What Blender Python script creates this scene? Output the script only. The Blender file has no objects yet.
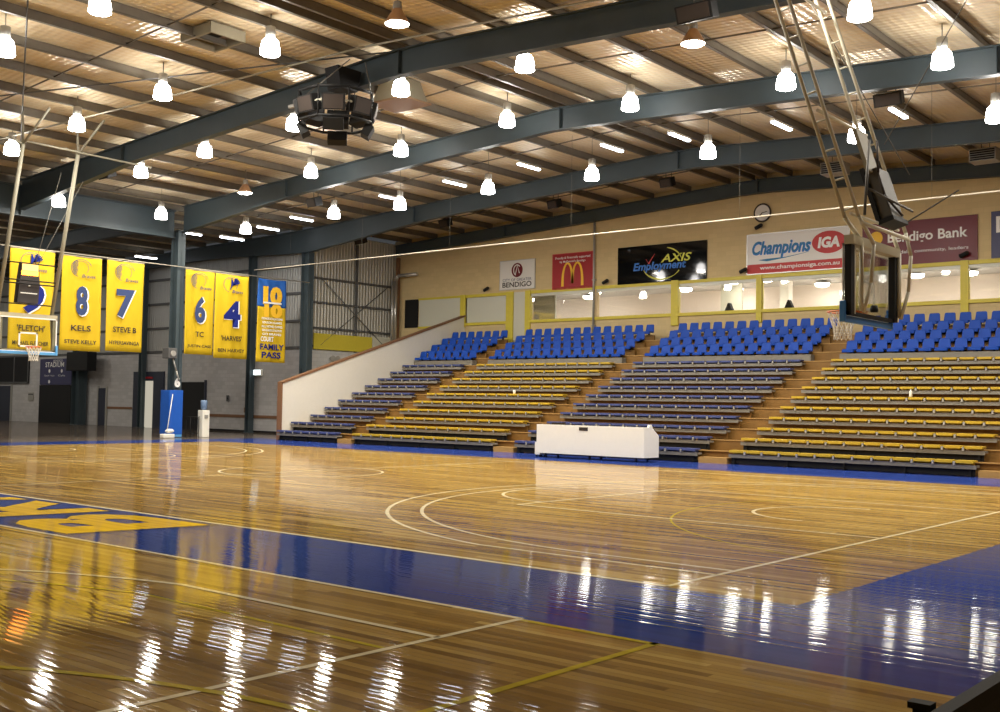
import bpy, bmesh, math, random
from mathutils import Vector, Matrix
random.seed(7)
C = bpy.context.scene.collection
SC = bpy.context.scene
PI = math.pi

# ------------------------------------------------------------------ camera, world, exposure
def set_camera():
    F, CX, CY, CZ = 1089.55, 5.0868, -8.4040, 1.5874
    yaw, pitch, roll = 0.698613, 0.0437755, 0.0166034
    cy, sy, cp, sp = math.cos(yaw), math.sin(yaw), math.cos(pitch), math.sin(pitch)
    f = Vector((-sy*cp, cy*cp, sp)); r = Vector((cy, sy, 0)); u = r.cross(f)
    cr, sr = math.cos(roll), math.sin(roll)
    r2 = cr*r + sr*u; u2 = -sr*r + cr*u
    cam = bpy.data.cameras.new('camera'); cam.sensor_width = 36; cam.lens = 36*F/1000
    cam.clip_start = .05; cam.clip_end = 300
    o = bpy.data.objects.new('camera', cam); C.objects.link(o)
    M = Matrix.Identity(4)
    for i in range(3):
        M[i][0] = r2[i]; M[i][1] = u2[i]; M[i][2] = -f[i]
    M[0][3], M[1][3], M[2][3] = CX, CY, CZ
    o.matrix_world = M
    SC.camera = o
set_camera()
W = bpy.data.worlds.new('world'); SC.world = W; W.use_nodes = True
W.node_tree.nodes['Background'].inputs[0].default_value = (.9, .95, 1, 1)
W.node_tree.nodes['Background'].inputs[1].default_value = .05
SC.view_settings.view_transform = 'Standard'; SC.view_settings.look = 'None'
SC.view_settings.gamma = 1; SC.view_settings.use_curve_mapping = False
SC.view_settings.exposure = 0.12
LAMP_W = 165.0        # watts of each bell lamp's downward light
BELL_E = 34.0          # glow of the bell glass
TUBE_E = 18.0

# ------------------------------------------------------------------ mesh helpers
class MB:
    def __init__(s): s.bm = bmesh.new()
    def _poly(s, pts, smooth=False):
        f = s.bm.faces.new([s.bm.verts.new(p) for p in pts]); f.smooth = smooth; return f
    def box(s, x0, x1, y0, y1, z0, z1, M=None):
        c = [Vector((x, y, z)) for x in (x0, x1) for y in (y0, y1) for z in (z0, z1)]
        if M: c = [M @ v for v in c]
        v = [s.bm.verts.new(p) for p in c]
        for q in ((0,1,3,2),(4,6,7,5),(0,4,5,1),(2,3,7,6),(0,2,6,4),(1,5,7,3)):
            s.bm.faces.new([v[i] for i in q])
        return s
    def tube(s, a, b, r, n=8, r2=None, cap=True):
        a, b = Vector(a), Vector(b); d = (b-a).normalized()
        t = Vector((0,0,1)) if abs(d.z) < .9 else Vector((1,0,0))
        e1 = d.cross(t).normalized(); e2 = d.cross(e1)
        r2 = r if r2 is None else r2
        A = [s.bm.verts.new(a + r*(math.cos(2*PI*i/n)*e1 + math.sin(2*PI*i/n)*e2)) for i in range(n)]
        B = [s.bm.verts.new(b + r2*(math.cos(2*PI*i/n)*e1 + math.sin(2*PI*i/n)*e2)) for i in range(n)]
        for i in range(n):
            f = s.bm.faces.new((A[i], A[(i+1)%n], B[(i+1)%n], B[i])); f.smooth = True
        if cap:
            s.bm.faces.new(A[::-1]); s.bm.faces.new(B)
        return s
    def path(s, pts, r, n=6):
        for a, b in zip(pts, pts[1:]): s.tube(a, b, r, n)
        return s
    def prism(s, poly, axis, a, b, M=None):
        # poly: 2D points; axis 'x': (y,z), 'y': (x,z), 'z': (x,y); extruded from a to b
        def P(p, h):
            v = {'x': (h, p[0], p[1]), 'y': (p[0], h, p[1]), 'z': (p[0], p[1], h)}[axis]
            v = Vector(v); return M @ v if M else v
        A = [s.bm.verts.new(P(p, a)) for p in poly]; B = [s.bm.verts.new(P(p, b)) for p in poly]
        n = len(poly)
        s.bm.faces.new(A); s.bm.faces.new(B[::-1])
        for i in range(n): s.bm.faces.new((A[i], B[i], B[(i+1)%n], A[(i+1)%n]))
        return s
    def lathe(s, prof, c=(0,0,0), n=16, smooth=True):
        rings = []
        for r, z in prof:
            rings.append([s.bm.verts.new((c[0]+r*math.cos(2*PI*i/n), c[1]+r*math.sin(2*PI*i/n), c[2]+z)) for i in range(n)])
        for A, B in zip(rings, rings[1:]):
            for i in range(n):
                f = s.bm.faces.new((A[i], A[(i+1)%n], B[(i+1)%n], B[i])); f.smooth = smooth
        s.bm.faces.new(rings[0][::-1]); s.bm.faces.new(rings[-1])
        return s
    def torus(s, c, R, r, n=24, m=8, M=None):
        rings = []
        for i in range(n):
            a = 2*PI*i/n; ring = []
            for j in range(m):
                b = 2*PI*j/m
                v = Vector(((R+r*math.cos(b))*math.cos(a), (R+r*math.cos(b))*math.sin(a), r*math.sin(b)))
                if M: v = M @ v
                ring.append(s.bm.verts.new(v + Vector(c)))
            rings.append(ring)
        for i in range(n):
            A, B = rings[i], rings[(i+1)%n]
            for j in range(m):
                f = s.bm.faces.new((A[j], B[j], B[(j+1)%m], A[(j+1)%m])); f.smooth = True
        return s
    def strip(s, pts, w, z):
        # flat floor line of width w along 2D pts
        n = len(pts); L = []
        for i, p in enumerate(pts):
            a = Vector(pts[max(0, i-1)]); b = Vector(pts[min(n-1, i+1)])
            d = (b-a).normalized(); nn = Vector((-d.y, d.x))*w/2
            L.append((s.bm.verts.new((p[0]+nn.x, p[1]+nn.y, z)), s.bm.verts.new((p[0]-nn.x, p[1]-nn.y, z))))
        for A, B in zip(L, L[1:]): s.bm.faces.new((A[0], A[1], B[1], B[0]))
        return s
    def flat(s, pts, z):
        s._poly([(x, y, z) for x, y in pts]); return s
    def build(s, name, mat, parent=None, bevel=0):
        bmesh.ops.recalc_face_normals(s.bm, faces=s.bm.faces)
        me = bpy.data.meshes.new(name); s.bm.to_mesh(me); s.bm.free()
        me.materials.append(mat)
        o = bpy.data.objects.new(name, me); C.objects.link(o)
        if parent: o.parent = parent
        if bevel:
            m = o.modifiers.new('bevel', 'BEVEL'); m.width = bevel; m.segments = 2; m.limit_method = 'ANGLE'
        return o

def rrect(w, h, r, n=4, x0=0, y0=0):
    pts = []
    for cx, cy, a0 in ((w/2-r, h/2-r, 0), (-w/2+r, h/2-r, PI/2), (-w/2+r, -h/2+r, PI), (w/2-r, -h/2+r, 1.5*PI)):
        for i in range(n+1):
            a = a0 + PI/2*i/n
            pts.append((x0+cx+r*math.cos(a), y0+cy+r*math.sin(a)))
    return pts

def tag(o, label=None, cat=None, group=None, kind=None):
    if label: o['label'] = label
    if cat: o['category'] = cat
    if group: o['group'] = group
    if kind: o['kind'] = kind
    return o
def thing(name, label, cat, loc=(0,0,0), rotz=0, group=None):
    o = bpy.data.objects.new(name, None); C.objects.link(o)
    o.location = loc; o.rotation_euler = (0, 0, rotz); o.empty_display_size = .2
    return tag(o, label, cat, group)
def dup(root, loc, label, rotz=None, group=None):
    r = root.copy(); C.objects.link(r); r.location = loc; r['label'] = label
    if rotz is not None: r.rotation_euler = (0, 0, rotz)
    if group: r['group'] = group
    for ch in list(root.children):
        c = ch.copy(); C.objects.link(c); c.parent = r
        for g in list(ch.children):
            d = g.copy(); C.objects.link(d); d.parent = c
    return r
def struct(name, mb, mat, label=None, cat=None, group=None):
    return tag(mb.build(name, mat), label, cat, group, 'structure')
ORD = ['first','second','third','fourth','fifth','sixth','seventh','eighth','ninth','tenth','eleventh','twelfth','thirteenth','fourteenth']

def area(parent, r, watts, z, col=(1, .93, .80)):
    L = bpy.data.lights.new('lamp_light', 'AREA'); L.shape = 'DISK'; L.size = r*2; L.energy = watts; L.color = col
    o = bpy.data.objects.new('lamp_light', L); C.objects.link(o); o.parent = parent; o.location = (0, 0, z); return o

# text: 2D outline from the built-in font, fitted to a box, placed with a matrix
def text_mesh(txt, w, h, bold=0.0, shear=0.0, align='C'):
    cu = bpy.data.curves.new('txt', 'FONT'); cu.body = txt; cu.size = 1; cu.resolution_u = 3
    cu.offset = bold; cu.shear = shear
    o = bpy.data.objects.new('txt', cu); C.objects.link(o)
    dg = bpy.context.evaluated_depsgraph_get(); dg.update()
    me = bpy.data.meshes.new_from_object(o.evaluated_get(dg))
    bpy.data.objects.remove(o); bpy.data.curves.remove(cu)
    xs = [v.co.x for v in me.vertices]; ys = [v.co.y for v in me.vertices]
    sx = w/(max(xs)-min(xs)); sy = h/(max(ys)-min(ys))
    for v in me.vertices:
        v.co = Vector(((v.co.x-(max(xs)+min(xs))/2)*sx, (v.co.y-(max(ys)+min(ys))/2)*sy, 0))
    me.materials.clear()
    return me
def put_text(name, txt, w, h, M, mat, parent=None, bold=0.0, shear=0.0):
    me = text_mesh(txt, w, h, bold, shear); me.transform(M); me.materials.append(mat); me.name = name
    o = bpy.data.objects.new(name, me); C.objects.link(o)
    if parent: o.parent = parent
    return o
def MY(x, y, z):   # faces -Y (read from the court), centre at x,y,z
    return Matrix.Translation((x, y, z)) @ Matrix.Rotation(PI/2, 4, 'X')
def MX(x, y, z):   # faces +X
    return Matrix.Translation((x, y, z)) @ Matrix.Rotation(PI/2, 4, 'Z') @ Matrix.Rotation(PI/2, 4, 'X')
def stroke(mb, pts, w, M):
    # flat ribbon stroke in a 2D plane mapped by M ; pts = (x, y[, width])
    n = len(pts); L = []
    for i, p in enumerate(pts):
        a = Vector(pts[max(0, i-1)][:2]); b = Vector(pts[min(n-1, i+1)][:2])
        d = (b-a).normalized(); ww = (p[2] if len(p) > 2 else w)/2
        nn = Vector((-d.y, d.x))*ww
        L.append((mb.bm.verts.new(M @ Vector((p[0]+nn.x, p[1]+nn.y, 0))), mb.bm.verts.new(M @ Vector((p[0]-nn.x, p[1]-nn.y, 0)))))
    for A, B in zip(L, L[1:]): mb.bm.faces.new((A[0], A[1], B[1], B[0]))
def arc(cx, cy, rx, ry, a0, a1, n=16):
    return [(cx+rx*math.cos(math.radians(a0+(a1-a0)*i/n)), cy+ry*math.sin(math.radians(a0+(a1-a0)*i/n))) for i in range(n+1)]

# ------------------------------------------------------------------ materials
def srgb(r, g, b):
    f = lambda c: (c/255/12.92 if c/255 <= .04045 else ((c/255+.055)/1.055)**2.4)
    return (f(r), f(g), f(b), 1)
def mat(name, col, rough=.6, metal=0, spec=.4, noise=0.0, nscale=8, bump=0, coat=0):
    m = bpy.data.materials.new(name); m.use_nodes = True
    nt = m.node_tree; b = nt.nodes['Principled BSDF']
    b.inputs['Base Color'].default_value = col; b.inputs['Roughness'].default_value = rough
    b.inputs['Metallic'].default_value = metal; b.inputs['Specular IOR Level'].default_value = spec
    b.inputs['Coat Weight'].default_value = coat
    if noise or bump:
        tc = nt.nodes.new('ShaderNodeTexCoord'); nz = nt.nodes.new('ShaderNodeTexNoise')
        nz.inputs['Scale'].default_value = nscale; nz.inputs['Detail'].default_value = 5
        nt.links.new(tc.outputs['Object'], nz.inputs['Vector'])
        if noise:
            mx = nt.nodes.new('ShaderNodeMix'); mx.data_type = 'RGBA'
            mx.inputs[6].default_value = tuple(c*(1-noise) for c in col[:3])+(1,)
            mx.inputs[7].default_value = tuple(min(1, c*(1+noise)) for c in col[:3])+(1,)
            nt.links.new(nz.outputs['Fac'], mx.inputs[0]); nt.links.new(mx.outputs[2], b.inputs['Base Color'])
        if bump:
            bp = nt.nodes.new('ShaderNodeBump'); bp.inputs['Strength'].default_value = bump; bp.inputs['Distance'].default_value = .02
            nt.links.new(nz.outputs['Fac'], bp.inputs['Height']); nt.links.new(bp.outputs[0], b.inputs['Normal'])
    return m
def emit(name, col, strength):
    m = bpy.data.materials.new(name); m.use_nodes = True; nt = m.node_tree; nt.nodes.clear()
    e = nt.nodes.new('ShaderNodeEmission'); e.inputs[0].default_value = col; e.inputs[1].default_value = strength
    o = nt.nodes.new('ShaderNodeOutputMaterial'); nt.links.new(e.outputs[0], o.inputs[0]); return m
def glass_mat(name, tint=(1,1,1,1), refl=1.0):
    m = bpy.data.materials.new(name); m.use_nodes = True; nt = m.node_tree; nt.nodes.clear()
    t = nt.nodes.new('ShaderNodeBsdfTransparent'); t.inputs[0].default_value = tint
    g = nt.nodes.new('ShaderNodeBsdfGlossy'); g.inputs['Roughness'].default_value = .02
    fr = nt.nodes.new('ShaderNodeFresnel'); fr.inputs[0].default_value = 1.5
    mu = nt.nodes.new('ShaderNodeMath'); mu.operation = 'MULTIPLY'; mu.inputs[1].default_value = 1.0*refl; mu.use_clamp = True
    x = nt.nodes.new('ShaderNodeMixShader'); o = nt.nodes.new('ShaderNodeOutputMaterial')
    nt.links.new(fr.outputs[0], mu.inputs[0]); nt.links.new(mu.outputs[0], x.inputs[0]); nt.links.new(t.outputs[0], x.inputs[1]); nt.links.new(g.outputs[0], x.inputs[2])
    nt.links.new(x.outputs[0], o.inputs[0]); return m

BOARD = .075
def floor_mat(name, base=None, wood=False, tint=(1,1,1), coat=.65, cup=.0125, rough=.045):
    """Varnished boards running along X. base = paint colour, or wood planks. The boards are slightly cupped, so the varnish ripples."""
    m = bpy.data.materials.new(name); m.use_nodes = True; nt = m.node_tree; N = nt.nodes; L = nt.links
    b = N['Principled BSDF']
    b.inputs['Roughness'].default_value = .55; b.inputs['Specular IOR Level'].default_value = .0
    b.inputs['Coat Weight'].default_value = coat; b.inputs['Coat Roughness'].default_value = rough; b.inputs['Coat IOR'].default_value = 1.5
    tc = N.new('ShaderNodeTexCoord'); sx = N.new('ShaderNodeSeparateXYZ'); L.new(tc.outputs['Object'], sx.inputs[0])
    def M(op, a, b_=None, c=None):
        n = N.new('ShaderNodeMath'); n.operation = op
        for i, v in enumerate((a, b_, c)):
            if v is None: continue
            if isinstance(v, (int, float)): n.inputs[i].default_value = v
            else: L.new(v, n.inputs[i])
        return n.outputs[0]
    row = M('DIVIDE', sx.outputs['Y'], BOARD); idx = M('FLOOR', row); fr = M('SUBTRACT', row, idx)
    wn = N.new('ShaderNodeTexWhiteNoise'); wn.noise_dimensions = '1D'; L.new(idx, wn.inputs['W'])
    off = M('MULTIPLY', wn.outputs['Value'], 7.0)
    xi = M('FLOOR', M('DIVIDE', M('ADD', sx.outputs['X'], off), 1.9))
    cv = N.new('ShaderNodeCombineXYZ'); L.new(idx, cv.inputs[0]); L.new(xi, cv.inputs[1])
    wn2 = N.new('ShaderNodeTexWhiteNoise'); wn2.noise_dimensions = '2D'; L.new(cv.outputs[0], wn2.inputs['Vector'])
    # grain
    mp = N.new('ShaderNodeMapping'); mp.inputs['Scale'].default_value = (1.2, 30, 1); L.new(tc.outputs['Object'], mp.inputs[0])
    nz = N.new('ShaderNodeTexNoise'); nz.inputs['Scale'].default_value = 1.5; nz.inputs['Detail'].default_value = 4; L.new(mp.outputs[0], nz.inputs['Vector'])
    if wood:
        f = M('ADD', M('MULTIPLY', wn2.outputs['Value'], .78), M('MULTIPLY', nz.outputs['Fac'], .22))
        cr = N.new('ShaderNodeValToRGB'); L.new(f, cr.inputs[0])
        cr.color_ramp.elements[0].position = .05; cr.color_ramp.elements[0].color = WOOD[0]
        cr.color_ramp.elements[1].position = .95; cr.color_ramp.elements[1].color = WOOD[3]
        e = cr.color_ramp.elements.new(.4); e.color = WOOD[1]
        e = cr.color_ramp.elements.new(.75); e.color = WOOD[2]
        gap = M('LESS_THAN', M('ABSOLUTE', M('SUBTRACT', fr, .5)), .485)
        mx = N.new('ShaderNodeMix'); mx.data_type = 'RGBA'; L.new(gap, mx.inputs[0])
        mx.inputs[6].default_value = (.05, .025, .01, 1); L.new(cr.outputs[0], mx.inputs[7]); L.new(mx.outputs[2], b.inputs['Base Color'])
    else:
        mx = N.new('ShaderNodeMix'); mx.data_type = 'RGBA'
        mx.inputs[6].default_value = tuple(c*.86 for c in base[:3])+(1,); mx.inputs[7].default_value = tuple(c*1.1 for c in base[:3])+(1,)
        L.new(wn2.outputs['Value'], mx.inputs[0]); L.new(mx.outputs[2], b.inputs['Base Color'])
    # surface slope: each board cupped across its width, tilted a little, plus slow waviness
    cupn = M('MULTIPLY', M('SUBTRACT', fr, .5), 2*cup)
    tilt = M('MULTIPLY', M('SUBTRACT', wn.outputs['Value'], .5), cup*.9)
    mp2 = N.new('ShaderNodeMapping'); mp2.inputs['Scale'].default_value = (1.3, 5, 1); L.new(tc.outputs['Object'], mp2.inputs[0])
    n2 = N.new('ShaderNodeTexNoise'); n2.inputs['Scale'].default_value = 1.6; n2.inputs['Detail'].default_value = 3; L.new(mp2.outputs[0], n2.inputs['Vector'])
    sc = N.new('ShaderNodeSeparateColor'); L.new(n2.outputs['Color'], sc.inputs[0])
    sy = M('ADD', M('ADD', cupn, tilt), M('MULTIPLY', M('SUBTRACT', sc.outputs[0], .5), cup*1.2))
    sxx = M('MULTIPLY', M('SUBTRACT', sc.outputs[1], .5), cup*.8)
    cn = N.new('ShaderNodeCombineXYZ'); L.new(sxx, cn.inputs[0]); L.new(sy, cn.inputs[1]); cn.inputs[2].default_value = 1
    vm = N.new('ShaderNodeVectorMath'); vm.operation = 'NORMALIZE'; L.new(cn.outputs[0], vm.inputs[0])
    L.new(vm.outputs[0], b.inputs['Coat Normal'])
    return m
WOOD = [(.16, .088, .025, 1), (.30, .178, .047, 1), (.42, .27, .074, 1), (.55, .39, .125, 1)]

def brick_mat(name, col, mortar, bw=.39, bh=.19, axis='y', noise=.08, bump=.25):
    m = bpy.data.materials.new(name); m.use_nodes = True; nt = m.node_tree; N = nt.nodes; L = nt.links
    b = N['Principled BSDF']; b.inputs['Roughness'].default_value = .75; b.inputs['Specular IOR Level'].default_value = .25
    tc = N.new('ShaderNodeTexCoord'); sx = N.new('ShaderNodeSeparateXYZ'); L.new(tc.outputs['Object'], sx.inputs[0])
    cv = N.new('ShaderNodeCombineXYZ'); L.new(sx.outputs['X' if axis == 'y' else 'Y'], cv.inputs[0]); L.new(sx.outputs['Z'], cv.inputs[1])
    br = N.new('ShaderNodeTexBrick'); L.new(cv.outputs[0], br.inputs['Vector']); br.inputs['Scale'].default_value = 1
    br.inputs['Brick Width'].default_value = bw; br.inputs['Row Height'].default_value = bh; br.inputs['Mortar Size'].default_value = .008
    br.inputs['Color1'].default_value = tuple(c*(1-noise) for c in col[:3])+(1,); br.inputs['Color2'].default_value = tuple(c*(1+noise) for c in col[:3])+(1,); br.inputs['Mortar'].default_value = mortar
    L.new(br.outputs['Color'], b.inputs['Base Color'])
    bp = N.new('ShaderNodeBump'); bp.inputs['Strength'].default_value = bump; bp.inputs['Distance'].default_value = .004; bp.invert = True
    L.new(br.outputs['Fac'], bp.inputs['Height']); L.new(bp.outputs[0], b.inputs['Normal'])
    return m
def corrugated_mat(name, col, axis='y'):
    m = mat(name, col, .45, .3, .4)
    nt = m.node_tree; N = nt.nodes; L = nt.links; b = N['Principled BSDF']
    tc = N.new('ShaderNodeTexCoord'); sx = N.new('ShaderNodeSeparateXYZ'); L.new(tc.outputs['Object'], sx.inputs[0])
    mu = N.new('ShaderNodeMath'); mu.operation = 'MULTIPLY'; mu.inputs[1].default_value = 2*PI/.19; L.new(sx.outputs['X' if axis == 'y' else 'Y'], mu.inputs[0])
    s = N.new('ShaderNodeMath'); s.operation = 'SINE'; L.new(mu.outputs[0], s.inputs[0])
    bp = N.new('ShaderNodeBump'); bp.inputs['Strength'].default_value = .9; bp.inputs['Distance'].default_value = .02
    L.new(s.outputs[0], bp.inputs['Height']); L.new(bp.outputs[0], b.inputs['Normal'])
    return m
def foil_mat():
    m = bpy.data.materials.new('roof_lining'); m.use_nodes = True; nt = m.node_tree; N = nt.nodes; L = nt.links
    b = N['Principled BSDF']; b.inputs['Roughness'].default_value = .30; b.inputs['Metallic'].default_value = .25
    tc = N.new('ShaderNodeTexCoord')
    nz = N.new('ShaderNodeTexNoise'); nz.inputs['Scale'].default_value = .7; nz.inputs['Detail'].default_value = 6; L.new(tc.outputs['Object'], nz.inputs['Vector'])
    cr = N.new('ShaderNodeValToRGB'); L.new(nz.outputs['Fac'], cr.inputs[0])
    cr.color_ramp.elements[0].position = .3; cr.color_ramp.elements[0].color = (.74, .60, .39, 1)
    cr.color_ramp.elements[1].position = .7; cr.color_ramp.elements[1].color = (.88, .76, .54, 1)
    L.new(cr.outputs[0], b.inputs['Base Color'])
    # wire mesh pressed into the foil
    w1 = N.new('ShaderNodeTexWave'); w1.bands_direction = 'X'; w1.inputs['Scale'].default_value = 1.6; w1.inputs['Distortion'].default_value = 1.0
    w2 = N.new('ShaderNodeTexWave'); w2.bands_direction = 'Y'; w2.inputs['Scale'].default_value = 1.6; w2.inputs['Distortion'].default_value = 1.0
    for w in (w1, w2): L.new(tc.outputs['Object'], w.inputs['Vector'])
    ad = N.new('ShaderNodeMath'); L.new(w1.outputs['Fac'], ad.inputs[0]); L.new(w2.outputs['Fac'], ad.inputs[1])
    n2 = N.new('ShaderNodeTexNoise'); n2.inputs['Scale'].default_value = 6; L.new(tc.outputs['Object'], n2.inputs['Vector'])
    a2 = N.new('ShaderNodeMath'); L.new(ad.outputs[0], a2.inputs[0]); L.new(n2.outputs['Fac'], a2.inputs[1])
    bp = N.new('ShaderNodeBump'); bp.inputs['Strength'].default_value = .5; bp.inputs['Distance'].default_value = .03
    L.new(a2.outputs[0], bp.inputs['Height']); L.new(bp.outputs[0], b.inputs['Normal'])
    return m

m_wood = floor_mat('court_boards', wood=True)
m_blue = floor_mat('blue_court_paint', base=(.024, .052, .25, 1))
m_line = floor_mat('cream_line_paint', base=(.84, .74, .48, 1))
m_yline = floor_mat('yellow_line_paint', base=(.52, .40, .03, 1))
m_ylet = floor_mat('yellow_letter_paint', base=(.80, .50, .02, 1))
m_nlet = floor_mat('navy_letter_paint', base=(.02, .03, .12, 1))
m_dfloor = floor_mat('dark_hall_boards', base=(.12, .095, .075, 1))
m_tan = brick_mat('tan_block', (.60, .47, .25, 1), (.56, .44, .235, 1), noise=.04, bump=.15)
m_tan_side = mat('tan_paint', (.60, .46, .27, 1), .7, noise=.05)
m_grey_brick = brick_mat('grey_block', (.47, .46, .46, 1), (.41, .40, .40, 1))
m_grey_brick_x = brick_mat('white_block_side', (.50, .50, .49, 1), (.42, .42, .42, 1), axis='x')
m_corr = corrugated_mat('grey_cladding', (.46, .46, .44, 1))
m_corr_x = corrugated_mat('grey_cladding_side', (.52, .51, .46, 1), 'x')
m_foil = foil_mat()
m_steel = mat('blue_grey_steel', (.045, .064, .074, 1), .5, .0, .4, noise=.12, nscale=3)
m_purlin = mat('galvanised_purlin', (.16, .14, .11, 1), .5, .2, .4, noise=.2, nscale=4)
m_girt = mat('dark_girt', (.09, .09, .09, 1), .55)
m_ply = mat('stand_plywood', (.205, .108, .028, 1), .5, 0, .3, noise=.3, nscale=3)
m_nose = mat('stand_nosing', (.37, .215, .065, 1), .5, noise=.15)
m_white_wall = mat('white_render', (.68, .65, .57, 1), .7, noise=.04)
m_cap = mat('brown_timber', (.20, .10, .05, 1), .5)
m_yellow = mat('yellow_enamel', (.60, .50, .05, 1), .4, noise=.08)
m_plank = mat('grey_plank', (.20, .185, .155, 1), .6, noise=.15)
m_pad_y = mat('yellow_seat_plastic', (.47, .315, .025, 1), .45, noise=.12, nscale=3)
m_pad_b = mat('slate_blue_seat_plastic', (.055, .072, .20, 1), .45, noise=.2, nscale=3)
m_seat = mat('blue_seat_plastic', (.007, .056, .35, 1), .5, 0, .2, noise=.15, nscale=3)
m_dark = mat('black_steel', (.012, .012, .012, 1), .6, 0, .2)
m_alu = mat('aluminium', (.55, .54, .52, 1), .35, .8, .5)
m_cream = mat('cream_steel', (.42, .38, .27, 1), .45, noise=.08)
m_galv = mat('galvanised_tube', (.30, .285, .22, 1), .5, 0, .3, noise=.1)
m_casing = mat('dark_grey_casing', (.09, .085, .075, 1), .5, 0, .2)
m_cover = mat('cover_plate_paint', (.25, .225, .16, 1), .5, 0, .2)
m_rail = mat('dark_rail', (.035, .035, .03, 1), .7, 0, .1)
m_bell = emit('bell_glow', (1, .97, .93, 1), BELL_E)
m_shade = mat('spun_shade', (.55, .36, .22, 1), .4, .5)
m_lens = emit('lens_glow', (1, .96, .9, 1), BELL_E)
m_tube = emit('tube_glow', (.86, .92, 1, 1), TUBE_E)
m_gear = mat('grey_gear_housing', (.36, .35, .32, 1), .45, .2)
m_white = mat('white_laminate', (.80, .78, .70, 1), .5, noise=.03)
m_banner = mat('yellow_banner_cloth', (.57, .385, .014, 1), .75, 0, .2, noise=.05, nscale=2)
m_navy = mat('navy_print', (.014, .022, .16, 1), .8, 0, .1)
m_slate = mat('slate_print', (.045, .065, .15, 1), .8, 0, .1)
m_bprint = mat('black_print', (.03, .02, .015, 1), .6)
m_wprint = mat('white_print', (.82, .82, .80, 1), .6)
m_bluetop = mat('blue_banner_cloth', (.012, .095, .38, 1), .7)
m_red = mat('red_sign', (.33, .018, .022, 1), .35, 0, .25)
m_maroon = mat('maroon_sign', (.135, .010, .016, 1), .3, 0, .25)
m_blacksign = mat('black_sign', (.004, .004, .004, 1), .05, 0, .3)
m_whitesign = mat('white_sign', (.72, .70, .66, 1), .35)
m_navysign = mat('navy_sign', (.03, .03, .10, 1), .35)
m_goldp = mat('gold_print', (.85, .50, .03, 1), .5)
m_limep = mat('lime_print', (.62, .62, .08, 1), .5)
m_bluep = mat('blue_print', (.03, .16, .55, 1), .5)
m_tealp = mat('teal_print', (.02, .17, .34, 1), .5)
m_redp = mat('red_print', (.50, .04, .04, 1), .5)
m_glass = glass_mat('window_glass', (.93, .94, .92, 1))
m_bglass = glass_mat('backboard_glass', (.93, .94, .93, 1), .6)
m_goalpad = mat('board_pad_blue', (.05, .19, .50, 1), .5)
m_tube2 = mat('cream_tube', (.56, .53, .42, 1), .45, 0, .4)
m_bluepad = mat('blue_pad_vinyl', (.015, .10, .48, 1), .4, noise=.1)
m_sky_pad = mat('pale_blue_pad', (.10, .34, .70, 1), .5)
m_orange = mat('orange_rim', (.70, .13, .02, 1), .4)
m_net = mat('white_cord', (.78, .76, .70, 1), .8)
m_rope = mat('pale_track', (.42, .38, .30, 1), .6)
m_wire = mat('thin_wire', (.13, .12, .10, 1), .5)
m_led = emit('orange_digits', (1, .24, .02, 1), 14)
m_led2 = emit('cream_display', (1, .55, .16, 1), 2.6)
m_door = mat('navy_door', (.025, .03, .05, 1), .5)
m_void = mat('black_opening', (.008, .008, .009, 1), .8)
m_room = mat('room_cream', (.74, .66, .58, 1), .8)
m_roomceil = mat('room_ceiling', (.50, .49, .47, 1), .8)
m_bottle = glass_mat('water_bottle', (.55, .72, .90, 1), 1.0)
m_pale = mat('pale_board', (.55, .55, .46, 1), .25, 0, .5)

# ------------------------------------------------------------------ roof shape
RIDGE = -14.27
def zt(X):
    if X > -34: return 10.45-.05*abs(X-RIDGE)
    return 9.46-.02*(-34-X)

# ------------------------------------------------------------------ floor and its paint
XL, XR, YB, YW = -66.0, 17.0, -24.0, 30.3
floor = struct('floor', MB().flat([(-31.4, YB), (XR, YB), (XR, YW), (-31.4, YW)], 0), m_wood, 'varnished timber sports floor of narrow boards', 'floor')
fd = struct('floor_far', MB().flat([(XL, YB), (-31.4, YB), (-31.4, YW), (XL, YW)], 0), m_dfloor, 'dark glossy floor of the far hall', 'floor')
bb = MB()
bx0, bx1, by0, by1 = -29.25, 1.24, -.05, 16.2      # inner edge of the blue border
ox0, ox1, oy0, oy1 = -31.4, 3.3, -2.05, 19.9
bb.flat([(ox0, oy0), (ox1, oy0), (ox1, by0), (ox0, by0)], .0015)
bb.flat([(ox0, by1), (ox1, by1), (ox1, oy1), (ox0, oy1)], .0015)
bb.flat([(ox0, by0), (bx0, by0), (bx0, by1), (ox0, by1)], .0015)
bb.flat([(bx1, by0), (ox1, by0), (ox1, by1), (bx1, by1)], .0015)
bb.build('blue_border', m_blue, floor)
ln = MB(); w = .055
def line(a, b, ww=w): ln.strip([a, b], ww, .003)
def circle(mb, cx, cy, r, a0=0, a1=360, n=72, ww=w, z=.003):
    mb.strip([(cx+r*math.cos(math.radians(a0+(a1-a0)*i/n)), cy+r*math.sin(math.radians(a0+(a1-a0)*i/n))) for i in range(n+1)], ww, z)
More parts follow.
